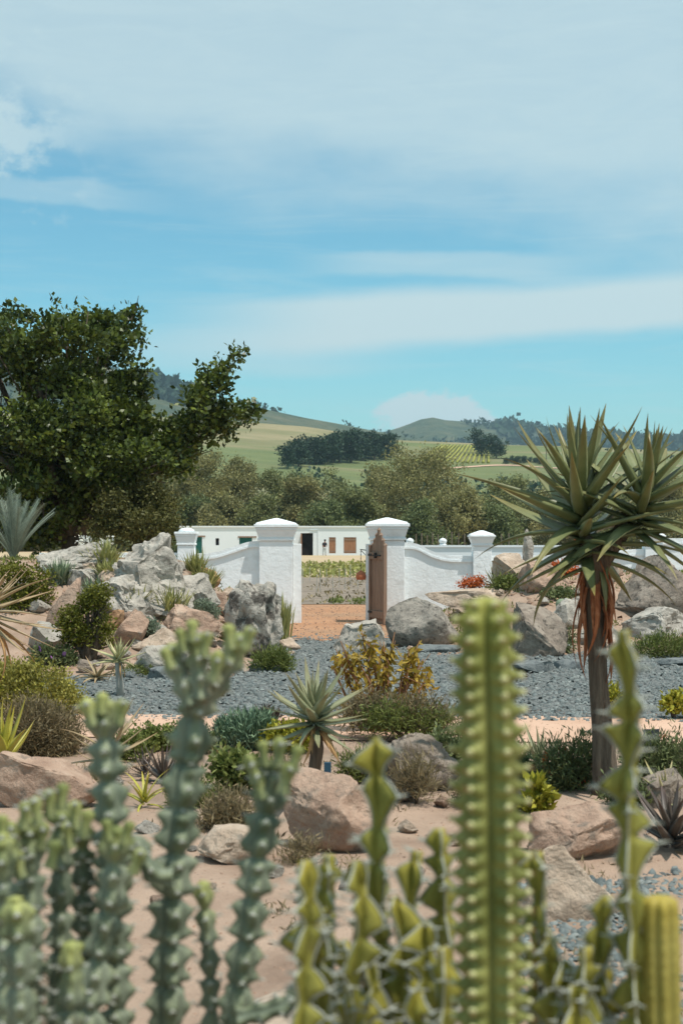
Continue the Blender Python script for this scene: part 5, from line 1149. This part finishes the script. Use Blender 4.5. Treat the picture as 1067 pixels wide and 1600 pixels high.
# plant 2: tallest, with a crown of young arms
t = empty('blue_euphorbia', (PX(262, D1), D1+.1, 0), 0, 'tallest blue-green columnar cactus with a branched crown of yellowish buds', 'cactus', 'blue-green columnar cacti')
d2 = D1+.1
blue_stem(t, [(262, 1600), (268, 1420), (280, 1280), (298, 1160), (312, 1062)], d2, 84, .0)
blue_stem(t, [(300, 1100), (284, 1060), (270, 1020), (264, 1005)], d2-.03, 46, .06, 0, 'arm', ground=False)
blue_stem(t, [(312, 1090), (310, 1040), (304, 990)], d2-.04, 46, .08, 0, 'arm', ground=False)
blue_stem(t, [(318, 1100), (345, 1055), (366, 1020), (378, 988)], d2+.02, 54, .09, 0, 'arm', ground=False)
for b_ in [(262, 1028, 24, 34, (-12, 0)), (284, 1000, 24, 38, (-8, 0)), (300, 985, 26, 36, (0, 0)), (322, 1006, 24, 40, (6, 0)), (358, 994, 26, 40, (-4, 0)), (388, 996, 24, 36, (10, 0)), (338, 1040, 28, 50, (10, 0))]: bud(t, b_[0], b_[1], d2-.06, b_[2], b_[3], b_[4])
blue_stem(t, [(272, 1370), (248, 1368), (226, 1345), (212, 1305)], d2-.06, 44, .0, 0, 'arm', ground=False)
blue_stem(t, [(330, 1600, .08), (326, 1480, .08), (316, 1375, .08)], d2, 40, .12)
# plant 3
d3 = 3.05
t = empty('blue_euphorbia', (PX(378, d3), d3, 0), 0, 'blue-green columnar cactus with a ragged budding top in front of the reddish boulder', 'cactus', 'blue-green columnar cacti')
blue_stem(t, [(366, 1600), (388, 1450), (404, 1330), (420, 1240), (428, 1190)], d3, 70, .03)
for b_ in [(394, 1200, 28, 46, (-16, 0)), (412, 1176, 24, 40, (-4, 0)), (436, 1172, 26, 44, (2, 0)), (462, 1184, 26, 40, (12, 0)), (448, 1215, 28, 50, (12, 0)), (404, 1225, 26, 46, (-10, 0))]: bud(t, b_[0], b_[1], d3-.04, b_[2], b_[3], b_[4])
blue_stem(t, [(372, 1590), (410, 1582), (445, 1570), (476, 1545)], d3-.05, 44, .0, 0, 'arm', ground=False)
blue_stem(t, [(492, 1620, .1), (488, 1500, .1), (482, 1400, .1), (478, 1345, .1)], d3, 50, .08)
# plant 4: leftmost clump
d4 = 2.8
t = empty('blue_euphorbia', (PX(50, d4), d4, 0), 0, 'dense clump of short blue-green cactus stems with yellowish tips at the lower left', 'cactus', 'blue-green columnar cacti')
for a in [(8, 1600, 4, 1300, 62, 0), (48, 1600, 46, 1275, 60, .12), (88, 1620, 96, 1262, 58, .2), (128, 1600, 128, 1285, 52, .25), (30, 1650, 24, 1400, 66, -.15), (-30, 1600, -24, 1320, 60, .1), (108, 1640, 112, 1470, 50, -.1)]:
    blue_stem(t, [(a[0], a[1], a[5]), ((a[0]+a[2])/2+3, (a[1]+a[3])/2, a[5]), (a[2], a[3], a[5])], d4, a[4], .11)
for b_ in [(20, 1300), (40, 1268), (58, 1262), (78, 1250), (98, 1240), (118, 1268), (135, 1282), (4, 1290), (66, 1300), (108, 1300), (30, 1345), (84, 1330)]: bud(t, b_[0], b_[1]+4, d4+.05+random.uniform(-.1, .1), 26, 44, (random.uniform(-10, 10), 0))
# the thick central column: each spine pad is a part
dc = 2.4
t = empty('thick_euphorbia', (PX(765, dc), dc, 0), 0, 'thick bright green ribbed cactus column standing in the right foreground', 'cactus')
mb, ar = sweep([Vector(p)-t.location for p in [(PX(768, dc), dc, -.05)]+px_path([(768, 1600), (766, 1400), (764, 1200), (760, 1040), (757, 932)], dc)], 50/F_PX*dc, 6, .006, .030, .17, 0, 0, .52, 0.0, .8, .16, .075, 0.0, lambda s: 1-.18*max(0, (s-.86)/.14))
st = mb.build('stem', M['euph_green'], t, True)
kx = 0
for p, o_, dd, rb, s in ar:
    if (p+t.location).z < 1.02 or o_.y > .55: continue
    mw = Matrix.Translation(p) @ Vector((1, 0, 0)).rotation_difference(o_).to_matrix().to_4x4() @ Matrix.Diagonal((random.uniform(.8, 1.2), random.uniform(1.0, 1.6), random.uniform(.9, 1.4), 1)); link('spine_pad', PAD_ME, st, mw)
m = MB(); rr = random.Random(4)
for p, o_, dd, rb, s_ in ar:
    if (p+t.location).z < 1.02 or o_.y > .55: continue
    sd = o_.cross(dd)
    for k_ in range(3): m.tube([p+o_*.004, p+(o_*.8+sd*rr.uniform(-.9, .9)+dd*rr.uniform(-.7, .7)).normalized()*rr.uniform(.010, .017)], [.0011, .0003], 4)
tag(m.build('spines', M['stem_brown'], st), kind='stuff')
# yellow ribbed column at the lower right
dy = 2.6
t = empty('yellow_euphorbia', (PX(1032, dy), dy, 0), 0, 'short yellow-green ribbed cactus column in the lower right corner', 'cactus')
mb, ar = sweep([Vector(p)-t.location for p in [(PX(1034, dy), dy, -.05)]+px_path([(1034, 1600), (1032, 1500), (1030, 1398)], dy)], 30/F_PX*dy, 8, .008, .02, .05, 0, 0, .72, .2, .9, .08, .03)
mb.build('stem', M['euph_yellow'], t, True)
# horned cacti: three-winged stems with pale horny margins and paired spines
def horned_stem(t, path, d, wpx, seed, seglen=.060, ground=True):
    rg = random.Random(seed); pts = px_path(path, d)
    if ground: pts = [(pts[0][0], pts[0][1], -.03)]+pts
    pts = [Vector(p)-t.location for p in pts]; L_ = [0.0]
    for a, b_ in zip(pts[:-1], pts[1:]): L_.append(L_[-1]+(b_-a).length)
    Lt = L_[-1]; step = .006; n = int(Lt/step); R = wpx*.5/F_PX*d; ph = rg.uniform(0, 2.0); cuts = [0.0]
    while cuts[-1] < Lt: cuts.append(cuts[-1]+seglen*rg.uniform(.7, 1.6))
    V = []; Fs = []; T = []; edge = [[], [], []]; spines = MB(); margin = MB(); ci = 0
    def at(s):
        i = 0
        while i < len(pts)-2 and s > L_[i+1]: i += 1
        return pts[i].lerp(pts[i+1], (s-L_[i])/(L_[i+1]-L_[i]))
    for i in range(n+1):
        s = Lt*i/n; p = at(s); dd = (at(min(Lt, s+.03))-at(max(0, s-.03))).normalized(); a = dd.cross(Vector((.1, 1, .05))).normalized(); b_ = a.cross(dd)
        while ci < len(cuts)-2 and s >= cuts[ci+1]: ci += 1
        u0 = (s-cuts[ci])/(cuts[ci+1]-cuts[ci]); end = min(1, (Lt-s)/.03); ring = []
        for w_ in range(3):
            off = .62*math.sin(ci*2.7+w_*2.6+seed); pk = min(.86, max(.34, .64+off*.5)); u = u0; amp = .86+.34*math.sin(ci*5.1+w_*2.9+seed*.7)
            prof = .26+.80*amp*((u/pk)**1.7 if u < pk else max(0, 1-((u-pk)/(1-pk)))**.7); wv = prof*(.35+.65*end)
            q_ = ph+w_*2.0944+.45*math.sin(s*7+seed); o_ = a*math.cos(q_)+b_*math.sin(q_); sd = dd.cross(o_); rw = R*wv*(1+.10*math.sin(s*41+w_*2.3+seed)); e = p+o_*rw
            ring += [p+o_*.011-sd*.010, p+o_*rw*.6-sd*.0045, e, p+o_*rw*.6+sd*.0045]; edge[w_].append(e)
            if i and abs(u-pk) < step/(cuts[ci+1]-cuts[ci])*.51 and (p+t.location).z > .6:
                for sg in (-1, 1):
                    tip = e+(o_*.8+sd*sg*.75+dd*rg.uniform(-.1, .4)).normalized()*rg.uniform(.014, .032); spines.tube([e-o_*.004, e.lerp(tip, .5), tip], [.0028, .0019, .0005], 5)
        V += ring; T += [min(1, max(0, 1-(Lt-s)/.12)*.8+.15)]*12
    for i in range(n):
        for j in range(12): Fs.append((i*12+j, i*12+(j+1) % 12, (i+1)*12+(j+1) % 12, (i+1)*12+j))
    Fs.append(tuple(range(n*12, n*12+12)))
    st = MB().add(V, Fs, T).build('stem', M['euph_horn'], t, True)
    i0 = next((i for i in range(n) if (edge[0][i]+t.location).z > .6), 0)
    for w_ in range(3):
        if len(edge[w_])-i0 > 4: margin.tube(edge[w_][i0:], .0022, 5)
    if margin.v: margin.build('horny_margin', M['margin'], st, True)
    if spines.v: tag(spines.build('spines', M['margin'], st), kind='stuff')
    return st
dh = 2.75
t = empty('horned_euphorbia', (PX(590, dh), dh, 0), 0, 'tangled horned cactus with pale zigzag margins left of the thick cactus', 'cactus', 'horned cacti')
horned_stem(t, [(604, 1640), (600, 1500), (588, 1380), (594, 1270), (588, 1152)], dh, 84, 500, .066)
hr = random.Random(31)
for i, (x0, top) in enumerate([(478, 1345), (500, 1420), (512, 1335), (534, 1470), (556, 1345), (570, 1500), (618, 1400), (632, 1500), (650, 1330), (664, 1440), (684, 1295), (690, 1480), (545, 1540), (600, 1545), (490, 1530), (655, 1550)]):
    dz = hr.uniform(-.2, .28); xs_ = [x0+hr.uniform(-14, 14) for _ in range(3)]
    horned_stem(t, [(xs_[0], 1680, dz), (xs_[1], top+(1680-top)*.55, dz), (xs_[2], top+(1680-top)*.25, dz), (x0, top, dz)], dh, hr.uniform(64, 92), 510+i)
t = empty('horned_euphorbia', (PX(985, 2.6), 2.6, 0), 0, 'tall horned cactus stem with pale zigzag margins in front of the tree aloe trunk', 'cactus', 'horned cacti')
horned_stem(t, [(992, 1640), (990, 1500), (984, 1380), (978, 1240), (988, 1120), (972, 985)], 2.6, 82, 601, .072)
horned_stem(t, [(940, 1640, .12), (944, 1560, .12), (938, 1500, .12)], 2.6, 80, 602); horned_stem(t, [(1000, 1640, .1), (1004, 1540, .1), (996, 1430, .1)], 2.6, 80, 603)
t = empty('horned_euphorbia', (PX(862, 2.7), 2.7, 0), 0, 'low horned cactus stems right beside the thick cactus at the bottom', 'cactus', 'horned cacti')
for i, (x0, top) in enumerate([(846, 1440), (880, 1500), (912, 1480), (858, 1560), (925, 1570), (945, 1400)]):
    horned_stem(t, [(x0+hr.uniform(-12, 12), 1680), (x0+hr.uniform(-12, 12), (top+1680)/2), (x0, top)], 2.7+hr.uniform(-.1, .15), hr.uniform(62, 86), 620+i)
horned_stem(t, [(868, 1660), (866, 1560), (860, 1470)], 2.7, 70, 604); horned_stem(t, [(836, 1640, .1), (838, 1500, .1), (842, 1400, .1), (836, 1330, .1)], 2.7, 66, 605); horned_stem(t, [(905, 1660, -.1), (900, 1600, -.1), (896, 1540, -.1)], 2.7, 84, 606)

# ------------------------------------------------------------------ the air
m = MB().box(-4300, 4300, -80, 4600, -3.5, 345); hz_ = m.build('haze', None)
hm = bpy.data.materials.new('haze'); hm.use_nodes = True; nt = hm.node_tree; nt.nodes.clear(); o_ = nt.nodes.new('ShaderNodeOutputMaterial'); v_ = nt.nodes.new('ShaderNodeVolumePrincipled')
v_.inputs['Color'].default_value = (.62, .86, .97, 1); v_.inputs['Density'].default_value = 0.00012; v_.inputs['Anisotropy'].default_value = 0.2
nt.links.new(v_.outputs[0], o_.inputs['Volume']); hz_.data.materials.append(hm); tag(hz_, 'thin blue air haze over the valley', 'haze', kind='stuff')
